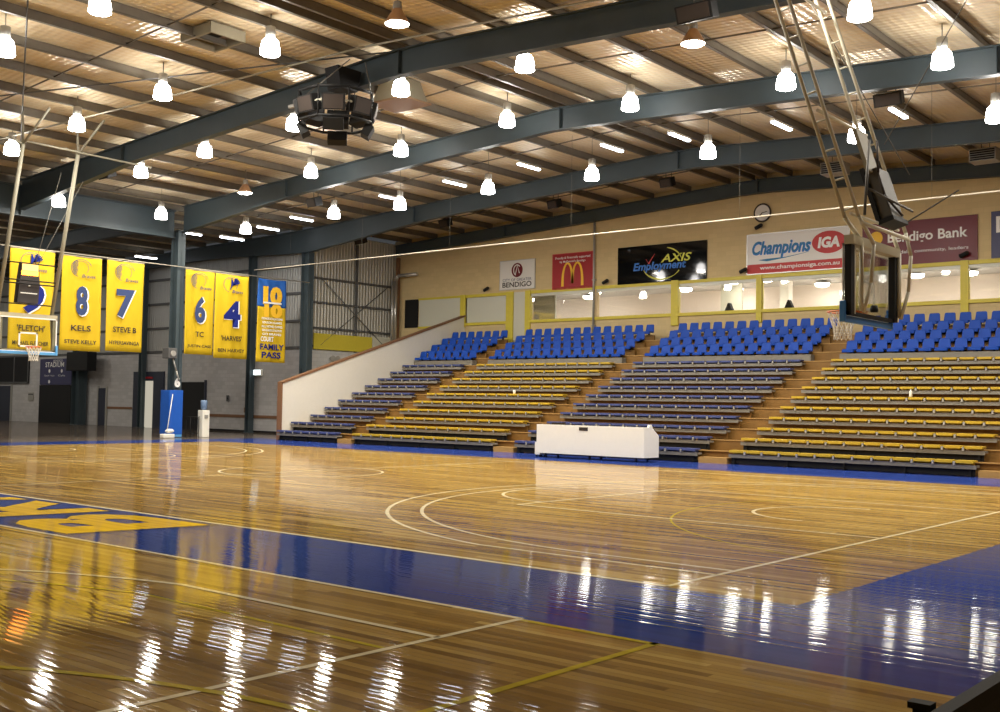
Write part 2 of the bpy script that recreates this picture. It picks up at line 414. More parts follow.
def bball(y0, near=False):
    yc = y0+7.5
    line((-28, y0), (0, y0), .075); line((0, y0), (0, y0+15)); line((-28, y0), (-28, y0+15)); line((-28, y0+15), (0, y0+15)); line((-14, y0), (-14, y0+15))
    circle(ln, -14, yc, 1.8)
    for s in (1, -1):
        X = lambda v: -v if s == 1 else -28+v
        for r, off in ((6.75, .9), (6.25, 1.25)):
            h = 7.5-off; dx = math.sqrt(r*r-h*h); a = math.degrees(math.asin(h/r))
            line((X(0), y0+off), (X(1.575+dx), y0+off)); line((X(0), y0+15-off), (X(1.575+dx), y0+15-off))
            if s == 1: circle(ln, -1.575, yc, r, 180-a, 180+a)
            else: circle(ln, -26.425, yc, r, -a, a)
        line((X(0), yc-2.45), (X(5.8), yc-2.45)); line((X(0), yc+2.45), (X(5.8), yc+2.45)); line((X(5.8), yc-2.45), (X(5.8), yc+2.45))
        if s == 1: circle(ln, -5.8, yc, 1.8, 90, 270); circle(ln, -1.575, yc, 1.25, 90, 270)
        else: circle(ln, -22.2, yc, 1.8, -90, 90); circle(ln, -26.425, yc, 1.25, -90, 90)
bball(0)
# the neighbouring court on the camera's side: its sideline, baseline and three-point curve
line((-28, -2.05), (0, -2.05)); line((0, -2.05), (0, -17)); line((-14, -2.05), (-14, -17))
yc = -9.55; r = 6.75; h = 6.6; a = math.degrees(math.asin(h/r)); dx = math.sqrt(r*r-h*h)
line((0, -2.95), (-1.575-dx, -2.95)); circle(ln, -1.575, yc, r, 180-a, 180+a)
ln.build('court_line', m_line, floor)
ly = MB()
ly.strip([(.03, -2.09), (1.19, -2.09)], .06, .003); ly.strip([(1.17, -2.06), (1.17, -17)], .06, .003)
r = 6.25; h = 6.1; a = math.degrees(math.asin(h/r)); dx = math.sqrt(r*r-h*h)
ly.strip([(-.03, -3.43), (-1.575-dx, -3.43)], .045, .0028); circle(ly, -1.575, -9.55, 6.25, 180-a, 180+a, ww=.045, z=.0028)
circle(ly, 1.17, -9.6, 4.92, 90, 270, ww=.06, z=.0032)
circle(ly, 1.24, 7.5, 4.9, 100, 260, ww=.035, z=.0024)
ly.build('netball_line', m_yline, floor)
# team name in the blue border, read from the court
def court_letters(txt, x_right, y_mid, pitch, wid, hgt):
    R = Matrix.Rotation(PI, 4, 'Z')
    for i, ch in enumerate(txt):
        x = x_right-pitch*i-wid/2
        put_text('lettering_outline', ch, wid+.24, hgt+.14, Matrix.Translation((x, y_mid, .003)) @ R, m_nlet, floor, .045, .12)
        put_text('lettering', ch, wid, hgt, Matrix.Translation((x, y_mid, .0045)) @ R, m_ylet, floor, .042, .12)
court_letters('BRAVES', -6.55, -1.04, 2.32, 2.1, 1.72)

# ------------------------------------------------------------------ walls
def gable_poly(x0, x1, z0, extra=.25):
    xs = [x0]+[x for x in (-34, RIDGE) if x0 < x < x1]+[x1]
    return [(x0, z0), (x1, z0)]+[(x, zt(x)+extra) for x in reversed(xs)]
ZS, ZH = 5.30, 6.72      # sill and head of the strip of windows
wf = MB()
wf.box(-34.5, XR, YW, YW+.25, 0, ZS)
wf.prism(gable_poly(-34.5, XR, ZH), 'y', YW, YW+.25)
wf.box(-34.5, -29.6, YW, YW+.25, ZS, ZH)
wf.box(8.0, XR, YW, YW+.25, ZS, ZH)
struct('wall_far', wf, m_tan, 'tan block wall behind the stand', 'wall')
struct('wall_right', MB().box(XR, XR+.25, YB, YW+.25, 0, zt(XR)+.3), m_tan_side, 'plain tan end wall beyond the camera', 'wall')
struct('wall_back', MB().prism(gable_poly(XL, XR, 0), 'y', YB-.25, YB), m_tan, 'tan wall behind the camera', 'wall')
struct('wall_end', MB().box(XL-.25, XL, YB, 24.65, 0, zt(XL)+.3), m_grey_brick_x, 'grey end wall of the far hall', 'wall')
# the side wall by the stand's left end: painted block below, cladding above
ZB = 3.95
ws = struct('wall_left', MB().box(-34.55, -34.3, 24.4, YW, 0, ZB), m_grey_brick_x, 'pale block wall left of the stand under grey cladding', 'wall')
MB().box(-34.5, -34.38, 24.4, YW, ZB, zt(-34.4)+.1).build('cladding', m_corr_x, ws)
for z in (4.15, 5.0, 6.2, 7.35):
    MB().box(-34.38, -34.28, 24.45, YW-.02, z-.05, z+.05).build('girt', m_girt, ws)
MB().box(-34.36, -34.27, 27.5, 27.62, ZB, 9.2).build('stud', m_girt, ws)
MB().tube((-34.26, 25.3, 4.2), (-34.26, 29.6, 7.3), .025).build('brace', m_girt, ws)
MB().tube((-34.23, 25.3, 7.3), (-34.23, 29.6, 4.2), .025).build('brace', m_girt, ws)
MB().box(-34.3, -34.24, 24.9, 28.6, 4.0, 4.75).build('yellow_panel', m_yellow, ws)
MB().box(-34.29, -34.22, 28.65, 29.9, 4.0, 4.8).build('pale_panel', m_pale, ws)
MB().box(-34.3, -34.2, 24.6, 24.72, 0, 9.3).build('brown_post', m_cap, ws)
# far hall wall
w1 = struct('wall_far_hall', MB().box(XL, -34.5, 24.4, 24.65, 0, ZB), m_grey_brick, 'grey block wall of the far hall with cladding above', 'wall')
MB().prism(gable_poly(XL, -34.5, ZB, .1), 'y', 24.45, 24.6).build('cladding', m_corr, w1)
for z in (4.05, 5.3, 6.6, 7.9):
    MB().box(XL, -34.55, 24.36, 24.46, z-.06, z+.06).build('girt', m_girt, w1)
MB().box(-41.9, -34.5, 24.36, 24.4, .70, .84).build('timber_rail', m_cap, w1)
MB().box(-51.2, -48.7, 24.36, 24.4, .95, 1.07).build('timber_rail', m_cap, w1)
MB().box(-41.9, -34.5, 24.37, 24.4, 0, .1).build('skirting', m_dark, w1)

# ceiling: gabled lining over both halls
ce = MB()
xs = [XL, -34, RIDGE, XR]
for a, b_ in zip(xs, xs[1:]):
    ce.prism([(a, zt(a)+.26), (b_, zt(b_)+.26), (b_, zt(b_)+.36), (a, zt(a)+.36)], 'y', YB, YW+.2 if a >= -34 else 24.6)
struct('ceiling', ce, m_foil, 'tan foil-lined roof sheeting above the purlins', 'ceiling')
# purlins along Y
PX = []
for k in range(12): PX.insert(0, RIDGE-1.31-1.77*k)
for k in range(19): PX.append(RIDGE+1.31+1.77*k)
PX = sorted(PX+[RIDGE-.25, RIDGE+.25]); PX = [x for x in PX if -33.9 < x < XR-.3]
for x in PX:
    z = zt(x); mb = MB()
    mb.box(x-.006, x+.006, YB+.05, YW-.05, z, z+.26); mb.box(x-.006, x+.10, YB+.05, YW-.05, z, z+.012); mb.box(x+.09, x+.10, YB+.05, YW-.05, z, z+.03); mb.box(x-.10, x+.006, YB+.05, YW-.05, z+.245, z+.257)
    struct('ceiling_purlin', mb, m_purlin, group='roof purlins')
x = -65
while x < -34.5:
    z = zt(x); mb = MB()
    mb.box(x-.006, x+.006, YB+.05, 24.35, z, z+.26); mb.box(x-.006, x+.10, YB+.05, 24.35, z, z+.012)
    struct('ceiling_purlin', mb, m_purlin, group='roof purlins'); x += 1.9
# bridging rods between purlins
for y in (5.9, 14.0, 20.8, 27.3):
    mb = MB()
    for a, b_ in zip(PX, PX[1:]):
        mb.tube((a, y, zt(a)+.1), (b_, y, zt(b_)+.1), .022, 6)
    struct('ceiling_bridging', mb, m_purlin, group='roof bridging')
# portal rafters along X
def rafter(y, x0, x1, label, haunch=True, depth=.64, fw=.24):
    n = 40; top = []; bot = []
    for i in range(n+1):
        X = x0+(x1-x0)*i/n; t = zt(X)
        d = depth
        if haunch:
            h = max(0, 1-abs(X+33.8)/7.5); d = depth+.42*h
        top.append((X, t)); bot.append((X, t-d))
    mb = MB()
    for i in range(n):
        a, b_, c, d_ = top[i], top[i+1], bot[i+1], bot[i]
        mb.prism([a, b_, c, d_], 'y', y-.012, y+.012)
        mb.prism([a, b_, (b_[0], b_[1]-.03), (a[0], a[1]-.03)], 'y', y-fw/2, y+fw/2)
        mb.prism([d_, c, (c[0], c[1]-.03), (d_[0], d_[1]-.03)], 'y', y-fw/2, y+fw/2)
    for X in (RIDGE, -27.0, -2.0):
        if x0 < X < x1: mb.box(X-.012, X+.012, y-fw/2, y+fw/2, zt(X)-depth, zt(X))
    return struct('ceiling_rafter', mb, m_steel, label, 'rafter', 'portal rafters')
rafter(10.6, -33.85, XR, 'blue-grey steel rafter resting on the long roof beam at its left end')
rafter(17.3, -33.6, XR, 'blue-grey steel rafter on the column with the blue pad')
rafter(24.1, -55, XR, 'blue-grey steel rafter on the column beside the stand')
rafter(30.05, -34.2, XR, 'dark steel rafter against the tan wall', False, .5)
for y in (1.0, -6.0, -13.0):
    rafter(y, -33.9, XR, 'blue-grey steel rafter over the near court')
rafter(17.3, -65, -34.4, 'dark steel rafter in the far hall', False)
# the deep beam along Y at the left side of the main hall
mb = MB(); x0 = -34.0
mb.box(x0-.015, x0+.015, -20, 17.1, 8.2, 9.3); mb.box(x0-.16, x0+.16, -20, 17.1, 9.27, 9.3); mb.box(x0-.16, x0+.16, -20, 17.1, 8.17, 8.2)
for y in (10.6,): mb.box(x0-.15, x0+.15, y-.01, y+.01, 8.2, 9.27)
struct('ceiling_beam', mb, m_steel, 'deep blue-grey beam over the yellow banners', 'beam')
def column(x, y, h, label, d=.5, fw=.34):
    mb = MB()
    mb.box(x-d/2, x+d/2, y-.012, y+.012, 0, h); mb.box(x-d/2, x-d/2+.025, y-fw/2, y+fw/2, 0, h); mb.box(x+d/2-.025, x+d/2, y-fw/2, y+fw/2, 0, h)
    mb.box(x-d/2-.05, x+d/2+.05, y-fw/2-.04, y+fw/2+.04, 0, .02); mb.box(x-d/2-.02, x+d/2+.02, y-fw/2, y+fw/2, h-.02, h)
    return struct('column', mb, m_steel, label, 'column', 'steel columns')
column(-33.95, 17.3, 8.5, 'tall steel column standing behind the blue pad')
column(-33.85, 24.1, 8.4, 'blue steel column at the foot of the white stand wall')
column(-38.0, 24.15, 8.6, 'blue wall column behind the ten banner', .3, .3)
column(-47.4, 24.15, 8.6, 'blue wall column left of the padded column', .3, .3)
column(-53.65, 24.0, 4.4, 'dark column beside the stadium sign', .8, .5)

# ------------------------------------------------------------------ windows in the tan wall and the room behind
wins = [(-29.55, -27.05), (-25.62, -22.2), (-22.0, -18.25), (-17.9, -14.44), (-14.2, -10.6), (-10.45, -6.8), (-6.52, -1.5), (-1.3, 7.9)]
wl = ['pale blanked window beside the yellow posts', 'lit window under the red arches sign', 'lit window under the black sign', 'lit window between the black and white signs',
      'lit window under the white sign', 'lit window under the maroon sign', 'lit window under the purple sign', 'lit window past the purple sign']
for i, (a, b_) in enumerate(wins):
    o = bpy.data.objects.new('window_%d' % (i+1), None); C.objects.link(o); tag(o, wl[i], 'window', None, 'structure')
    mb = MB(); y0, y1 = YW-.05, YW+.1
    mb.box(a-.1, b_+.1, y0, y1, ZH-.11, ZH+.03); mb.box(a-.1, b_+.1, y0-.03, y1, ZS-.02, ZS+.11)
    mb.build('window_frame', m_yellow, o)
    if i: MB().box(a, b_, YW, YW+.08, ZH-.24, ZH-.11).build('blind_box', m_pale, o)
    if i == 0: MB().box(a, b_, YW+.02, YW+.05, ZS+.11, ZH-.11).build('pane', m_pale, o)
    else: MB().box(a, b_, YW+.05, YW+.06, ZS+.11, ZH-.24).build('pane', m_glass, o)
    if i in (1, 2): MB().box(b_, b_+.2, YW-.04, YW+.2, ZS, ZH).build('mullion', m_tan_side, o)
pk = 0
for a, b_, z0, lb in ((-29.9, -29.6, 5.2, 'yellow post at the left end of the window strip'), (-27.04, -26.63, 4.4, 'broad yellow post left of the tall door'), (-25.92, -25.63, 4.7, 'yellow post right of the tall door'),
                      (-18.24, -17.91, 4.9, 'yellow post under the black sign'), (-14.43, -14.21, 4.9, 'yellow post under the white sign'), (-6.79, -6.53, 4.9, 'yellow post right of the backboard'),
                      (-10.6, -10.45, 5.2, 'yellow post behind the right backboard'), (-1.5, -1.3, 4.9, 'yellow post past the purple sign')):
    pk += 1
    struct('trim_%d' % pk, MB().box(a, b_, YW-.09, YW+.12, z0, ZH+.04), m_yellow, lb, 'post')
struct('door_1', MB().box(-26.62, -25.93, YW-.03, YW+.1, 4.45, ZH), m_pale, 'pale tall door between two yellow posts', 'door')
ob = MB().box(-33.65, -32.75, YW-.06, YW, 5.3, 6.7).build('wall_speaker', m_dark); tag(ob, 'black panel on the tan wall near its left corner', 'panel')
pp = thing('wall_panel', 'pale framed panel above the stand rail', 'panel', (-31.3, YW, 5.3))
MB().box(-1.38, 1.38, -.04, -.005, 0, 1.38).build('board', m_pale, pp)
mb = MB(); mb.box(-1.42, 1.42, -.06, -.005, 1.34, 1.44); mb.box(-1.42, 1.42, -.06, -.005, -.06, .03); mb.build('frame', m_yellow, pp)
rm = MB()
rm.box(-31.5, 8, 36.5, 36.7, 4.5, 7.2)
struct('wall_room_back', rm, m_room, 'cream back wall of the lit room behind the windows', 'wall')
struct('wall_room_side', MB().box(-31.7, -31.5, YW+.25, 36.7, 4.5, 7.2), m_room)
struct('wall_room_partition', MB().box(-27.6, -26.3, 33.0, 33.1, 4.5, 7.0), m_pale)
struct('wall_room_divider', MB().box(-17.7, -16.7, 33.4, 33.5, 4.5, 7.0), m_pale)
struct('wall_room_end', MB().box(8, 8.2, YW+.25, 36.7, 4.5, 7.2), m_room)
struct('ceiling_room', MB().box(-31.6, 8.2, YW+.25, 36.7, 7.0, 7.1), m_roomceil, 'pale ceiling of the room behind the windows', 'ceiling')
struct('floor_room', MB().box(-31.6, 8.2, YW+.25, 36.7, 4.4, 4.5), m_room, 'floor of the room behind the windows', 'floor')
struct('column_room', MB().box(-15.5, -15.1, 34.5, 34.9, 4.5, 7.0), m_white, 'white pillar seen through the window under the white sign', 'pillar')
struct('trim_20', MB().box(-11, 8, 36.42, 36.5, 5.45, 5.6), m_white, 'white rail along the room\'s back wall', 'rail')
RLT = [(-28.6, 34.6, 'added to brighten the first lit window'), (-25.6, 34.8, 'added deep behind the red sign'), (-24.0, 33.0, 'left of the pipe'), (-20.5, 32.2, 'under the black sign, nearest the glass'), (-19.9, 34.2, 'under the black sign, deeper in'), (-18.0, 35.4, 'right of the post under the black sign'), (-16.6, 32.5, 'left of the post under the white sign'), (-15.2, 32.6, 'right of the post under the white sign'),  # leftmost two lights are added to brighten the room's dark left end
       (-14.0, 35.4, 'beside the white pillar'), (-12.7, 31.8, 'left of the hoop'), (-9.8, 31.7, 'behind the right backboard'), (-9.7, 34.3, 'behind the right goal frame'), (-7.8, 34.6, 'left of the post under the maroon sign'), (-6.3, 31.7, 'under the purple sign'), (-3.5, 33.5, 'past the purple sign'), (1.0, 33.0, 'well past the purple sign')]
rproto = None
for x, y, lb in RLT:
    lab = 'round ceiling light in the windowed room, ' + lb
    if rproto is None:
        rproto = thing('room_light', lab, 'ceiling light', (x, y, 6.88), 0, 'ceiling lights in the windowed room')
        MB().lathe([(.05, .12), (.12, .1), (.3, .04), (.32, 0)], n=20).build('canopy', m_alu, rproto)
        MB().lathe([(.30, 0), (.27, -.10), (.12, -.14)], n=20).build('lens', emit('room_lens', (1, .93, .85, 1), 26), rproto)
        area(rproto, .2, 20, -.16, (1, .94, .88))
    else: dup(rproto, (x, y, 6.88), lab)
for i, (x, y) in enumerate(((-16.2, 31.4), (-13.6, 31.4))):
    t = thing('folded_sign', ['small dark folded sign by the yellow post under the white sign', 'small dark folded sign on the sill left of the hoop'][i], 'sign', (x, y, 5.41), 0)
    MB().prism([(-.22, 0), (.22, 0), (.03, .42), (-.03, .42)], 'y', -.1, .1).build('panel', m_dark, t)
    MB().box(-.2, .2, -.13, .13, -.91, 0).build('plinth', m_room, t)

# ------------------------------------------------------------------ grandstand
ROWY = {1: 19.1, 2: 19.8}
ROWZ = {1: .40, 2: .73}
for k in range(3, 11): ROWY[k] = 20.8+.747*(k-3); ROWZ[k] = 1.02+.317*(k-3)
for k in range(11, 15): ROWY[k] = 26.72+.70*(k-11); ROWZ[k] = 3.24+.335*(k-10)
SXL, SXR = -29.6, 6.0
gs = thing('grandstand', 'stepped timber grandstand rising to the tan wall', 'grandstand', (-12, 24.5, 0))
gx, gy = -12, 24.5
def GB(mb, name, m): return mb.build(name, m, gs)
def gbox(mb, x0, x1, y0, y1, z0, z1): mb.box(x0-gx, x1-gx, y0-gy, y1-gy, z0, z1)
tier_y = {}
for k in range(2, 15):
    y0 = ROWY[k-1]+.42; tz = ROWZ[k]-.40; tier_y[k] = (y0, tz)
for k in range(2, 15):
    y0, tz = tier_y[k]; y1 = tier_y[k+1][0] if k < 14 else YW-.02
    mb = MB()
    if k == 2:
        for a, b_ in ((-29.5, SXR),): gbox(mb, a, b_, y0+.05, y1, 0.0, tz)
    else: gbox(mb, SXL, SXR, y0, y1, 0, tz)
    GB(mb, 'tier', m_ply)
    mb = MB(); gbox(mb, SXL+.02, SXR, y0-.025, y0+.09, tz+.001, tz+.03); GB(mb, 'nosing', m_nose)
banks = [(-29.6, -26.0), (-25.2, -18.3), (-17.42, -10.62), (-9.68, -3.0)]
aisles = [(-26.0, -25.2), (-18.3, -17.42), (-10.62, -9.68), (-3.0, -2.05)]
for a, b_ in aisles:       # a low step at the foot of each aisle
    mb = MB(); gbox(mb, a+.02, b_-.02, 19.15, 19.6, 0, .17); GB(mb, 'aisle_step', m_nose)
for a, b_ in banks:
    for k in range(11, 15):
        mb = MB(); gbox(mb, a+.04, b_-.04, ROWY[k]+(.08 if k == 11 else .27), ROWY[k]+.38, ROWZ[k]-.39, ROWZ[k]-.13); GB(mb, 'seat_plinth', m_plank if k == 11 else m_ply)
sw = MB(); sw.prism([(19.4-gy, 0), (19.4-gy, 2.25), (YW-.03-gy, 5.72), (YW-.03-gy, 0)], 'x', SXL-.2-gx, SXL-.02-gx)
GB(sw, 'side_wall', m_white_wall)
sl = MB(); d = Vector((0, YW-.03-19.4, 5.72-2.25)); 
sl.prism([(19.36-gy, 2.24), (YW-.03-gy, 5.71), (YW-.03-gy, 5.79), (19.36-gy, 2.32)], 'x', SXL-.24-gx, SXL+.02-gx)
sl.box(SXL-.24-gx, SXL+.02-gx, 19.34-gy, 19.40-gy, 0, 2.32)
GB(sl, 'rail_cap', m_cap)

# bench rows: plank, seat pads, brackets
bank_txt = ['bank beside the white side wall', 'yellow bank left of the white table', 'slate bank behind the white table', 'yellow bank nearest the right hoop']
pad_me = {}
def pad_mesh(wid):
    key = round(wid, 3)
    if key not in pad_me:
        bm = MB(); bm.prism(rrect(wid-.06, .34, .05, 3), 'z', -.045, 0)
        bm.prism(rrect(wid-.09, .05, .02, 2, 0, -.145), 'z', -.065, -.04)
        bm.box(-wid/2+.1, wid/2-.1, -.06, .14, -.12, -.045)
        o = bm.build('seat', m_pad_y); pad_me[key] = o.data; bpy.data.objects.remove(o)
    return pad_me[key]
for bi, (a, b_) in enumerate(banks):
    n = 7 if bi == 0 else 13
    yel = bi in (1, 3); pm = m_pad_y if yel else m_pad_b
    pit = (b_-a-.06)/n
    src = pad_mesh(pit)
    pad = src.copy(); pad.materials.clear(); pad.materials.append(pm)
    brk = MB()
    brk.box(-.025, .025, -.03, .14, -.12, -.03); bo = brk.build('bracket', m_gear); bme = bo.data; bpy.data.objects.remove(bo)
    for k in range(1, 11):
        lab = '%s bench, %s row up, in the %s' % ('yellow seated' if yel else 'slate-blue seated', ORD[k-1], bank_txt[bi])
        t = thing('stadium_bench', lab, 'bench', ((a+b_)/2, ROWY[k], ROWZ[k]), 0, 'bench rows of the grandstand')
        hw = (b_-a)/2-.03
        fl = (ROWZ[k]-.40)-ROWZ[k]
        mb = MB(); mb.box(-hw, hw, .07, .33, -.17, -.12); mb.box(-hw, hw, .06, .085, -.21, -.11); mb.build('plank', m_plank, t)
        mb = MB()
        if k <= 2:
            # front two rows stand on feet; black board stands in for the shaded gap
            mb.box(-hw+.05, hw-.05, .14, .18, fl+.03, -.15)
            for i in range(5):
                x = -hw+.15+(2*hw-.3)*i/4; mb.box(x-.03, x+.03, .04, .34, fl+.004, fl+.05); mb.box(x-.02, x+.02, .10, .14, fl+.004, -.15)
            mb.build('under_board', m_dark, t)
        else:
            mb.box(-hw+.05, hw-.05, .24, .28, fl+.03, -.15); mb.build('under_board', m_ply, t)
        for i in range(n):
            x = -hw+pit*(i+.5)
            o = bpy.data.objects.new('seat', pad); C.objects.link(o); o.parent = t; o.location = (x, .17, 0)
            if i:
                o = bpy.data.objects.new('bracket', bme); C.objects.link(o); o.parent = t; o.location = (x-pit/2, .04, 0)

# blue bucket seats: four rows of 7 + 13 + 13 + 13
sp = thing('stadium_chair', 'x', 'seat', (0, 0, 0), 0, 'blue bucket seats at the top of the grandstand')
mb = MB(); mb.prism(rrect(.43, .40, .09, 4, 0, .20), 'z', -.05, 0); mb.prism(rrect(.41, .07, .03, 3, 0, .03), 'z', -.11, -.03); mb.build('seat_pan', m_seat, sp, .012)
mb = MB()
Mb = Matrix.Translation((0, .36, -.02)) @ Matrix.Rotation(-.17, 4, 'X')
poly = [(-.20, 0), (.20, 0)]+[(.175-.05+.05*math.cos(i*PI/8), .27+.05*math.sin(i*PI/8)) for i in range(5)]+[(-.175+.05-.05*math.sin(i*PI/8), .27+.05*math.cos(i*PI/8)) for i in range(5)]
mb.prism(poly, 'y', -.02, .02, Mb); mb.build('backrest', m_seat, sp, .012)
mb = MB(); mb.box(-.03, .03, .27, .33, -.13, -.05); mb.box(-.12, .12, .25, .35, -.138, -.125); mb.build('pedestal', m_dark, sp)
seat_bank = ['bank beside the white wall', 'yellow bank left of the table', 'slate bank behind the table', 'yellow bank by the right hoop']
first = True
rown = ['front', 'second', 'third', 'top']
for bi, (a, b_) in enumerate(banks):
    n = 7 if bi == 0 else 13
    x0 = a+.08; pit = (b_-a-.12)/n
    for k in range(11, 15):
        for i in range(n):
            loc = (x0+pit*(i+.5), ROWY[k]+.02, ROWZ[k]+.02)
            lab = 'blue bucket seat, %s from left, %s blue row, %s' % (ORD[i], rown[k-11], seat_bank[bi])
            if first: sp.location = loc; sp['label'] = lab; first = False
            else: dup(sp, loc, lab)

# ------------------------------------------------------------------ lamps
lampA = thing('pendant_lamp', 'x', 'lamp', (0, 0, 0), 0, 'bell pendant lamps')
MB().lathe([(.09, .20), (.19, .10), (.225, -.06), (.235, -.21), (.215, -.225)], n=20).build('bell_shade', m_bell, lampA)
MB().lathe([(.06, .46), (.115, .44), (.12, .24), (.10, .205)], n=14).build('gear_housing', m_gear, lampA)
area(lampA, .2, LAMP_W, -.24)
hookA = MB().tube((0, 0, .45), (0, 0, .755), .012, 6).build('hook', m_wire, lampA)
lampB = thing('reflector_lamp', 'x', 'lamp', (0, 0, 0), 0, 'open reflector lamps')
MB().lathe([(.10, .22), (.13, .16), (.24, -.02), (.27, -.10), (.262, -.10), (.23, -.02), (.12, .15)], n=20).build('reflector', m_shade, lampB)
MB().lathe([(.25, -.085), (.255, -.10), (.2, -.125)], n=20).build('lens', m_lens, lampB)
MB().lathe([(.05, .40), (.09, .38), (.10, .24), (.09, .215)], n=14).build('gear_housing', m_gear, lampB)
MB().tube((0, 0, .39), (0, 0, .755), .012, 6).build('hook', m_wire, lampB)
area(lampB, .2, LAMP_W, -.14)
usedA = usedB = False
gridx = {-32.0: 'by the banners', -28.0: 'second from the banners', -24.0: 'third from the banners', -19.8: 'fourth from the banners', -15.3: 'at the roof ridge', -11.2: 'first right of the ridge', -6.7: 'second right of the ridge', -3.0: 'third right of the ridge', 1.5: 'fourth right of the ridge, added unseen', 5.5: 'fifth right of the ridge, added unseen', 10: 'sixth right of the ridge'}
rowt = {3.3: 'in the row nearest the camera', 7.5: 'before the front rafter', 11.8: 'just behind the front rafter', 15.95: 'before the middle rafter', 19.5: 'wire-hung before the stand', -1.0: 'added unseen over the near sideline', -5.5: 'over the near court'}
L_A = [(-19.77, 3.2), (-15.94, 3.38), (-20.0, 7.5), (-24.2, 7.42), (-28.05, 7.4), (-15.36, 7.37), (-11.13, 11.65), (-15.26, 11.58), (-19.8, 11.72), (-24.07, 11.65), (-27.81, 11.71),
       (-23.79, 15.73), (-19.6, 15.9), (-15.08, 15.75), (-11.0, 16.03), (-3.05, 11.97), (-6.48, 15.98), (-2.78, 15.95)]
L_B = [(-11.57, 7.8), (-6.83, 12.14), (-27.76, 15.97)]
L_W = [(-10.53, 19.43, 9.05), (-14.94, 19.85, 9.0), (-19.18, 19.7, 9.02), (-23.08, 19.33, 8.82), (-25.91, 18.66, 8.68), (-6.0, 19.17, 8.82), (-2.36, 18.47, 8.64), (-32.0, 11.05, 8.61), (-32.0, 15.2, 8.75), (-32.0, 19.2, 8.71)]
# unseen lamps just outside the frame, added on the same grid for even light
L_ADDED = [(1.5, 11.8), (1.5, 15.95), (5.5, 7.5), (5.5, 15.95), (-6.7, 3.3), (-3.0, 7.5), (-11.2, 3.3), (1.5, 19.5), (-24.0, -1.0)]
L_FAR_ADDED = [(-40.0, 9.0), (-46.0, 14.0), (-46.0, 6.0), (-54.0, 16.0), (-54.0, 8.0), (-62.0, 18.0)]  # unseen lamps added to brighten the dim far hall
def near(d, v): return min(d, key=lambda q: abs(q-v))
def lab_for(kind, x, y): return '%s %s, %s' % (kind, gridx[near(gridx, x)], rowt[near(rowt, y)])
def placeA(x, y, z):
    global usedA
    lab = lab_for('glowing bell lamp', x, y)
    if not usedA: lampA.location = (x, y, z); lampA['label'] = lab; usedA = True; return lampA
    return dup(lampA, (x, y, z), lab)
def placeB(x, y, z):
    global usedB
    lab = lab_for('open reflector lamp', x, y)
    if not usedB: lampB.location = (x, y, z); lampB['label'] = lab; usedB = True; return lampB
    return dup(lampB, (x, y, z), lab)
for x, y in L_A+L_ADDED: placeA(x, y, zt(x)-.5)
FARN = ['nearest the yellow banners', 'before the dark doorways', 'deep behind the left goal', 'before the stadium sign', 'far behind the left goal', 'before the far dark window']
for (x, y), q in zip(L_FAR_ADDED, FARN): placeA(x, y, zt(x)-.5)['label'] = 'unseen bell lamp added to light the far hall, ' + q
for x, y in L_B: placeB(x, y, zt(x)-.5)
for x, y, z in L_W:
    o = placeA(x, y, z)
    for ch in o.children:
        if ch.name.startswith('hook'): bpy.data.objects.remove(ch)
    MB().tube((0, 0, .45), (0, 0, zt(x)-z+.256), .006, 6).build('wire', m_wire, o)

# fluorescent battens on the purlins
FL = [(-45.2, 22.8, 'over the far hall, leftmost'), (-37.2, 20.0, 'left of the padded column top'), (-34.86, 20.6, 'above the banner numbered four'), (-34.6, 22.36, 'above the ten banner'), (-31.87, 22.05, 'left of the stand column'),
      (-26.21, 21.9, 'beside the leftmost wire-hung lamps'), (-22.75, 21.9, 'above the second wire-hung lamp'), (-19.15, 21.9, 'above the red arches sign'), (-15.57, 21.9, 'at the roof ridge'), (-12.95, 21.9, 'right of the ridge'),
      (-9.42, 21.9, 'left of the right hoist'), (-5.9, 21.9, 'right of the right hoist')]
tp = None; hung = []
for x, y, lb in FL:
    lab = 'lit fluorescent batten under the roof, '+lb
    z = zt(x)-.082; wire = {-45.2: 8.88, -37.2: 9.06, -34.86: 8.71}.get(x)
    if wire: z = wire
    if tp is None:
        tp = thing('batten_light', lab, 'light', (x, y, z), 0, 'fluorescent battens')
        MB().box(-.07, .07, -.62, .62, 0, .07).build('housing', m_white, tp)
        MB().box(-.06, .06, -.60, .60, -.05, .002).build('tube', m_tube, tp)
        o = tp
    else: o = dup(tp, (x, y, z), lab)
    if wire: hung.append((o, zt(x)+.255-z))
for o, h in hung:
    for dy in (-.45, .45): MB().tube((0, dy, .07), (0, dy, h), .005, 5).build('drop_wire', m_wire, o)

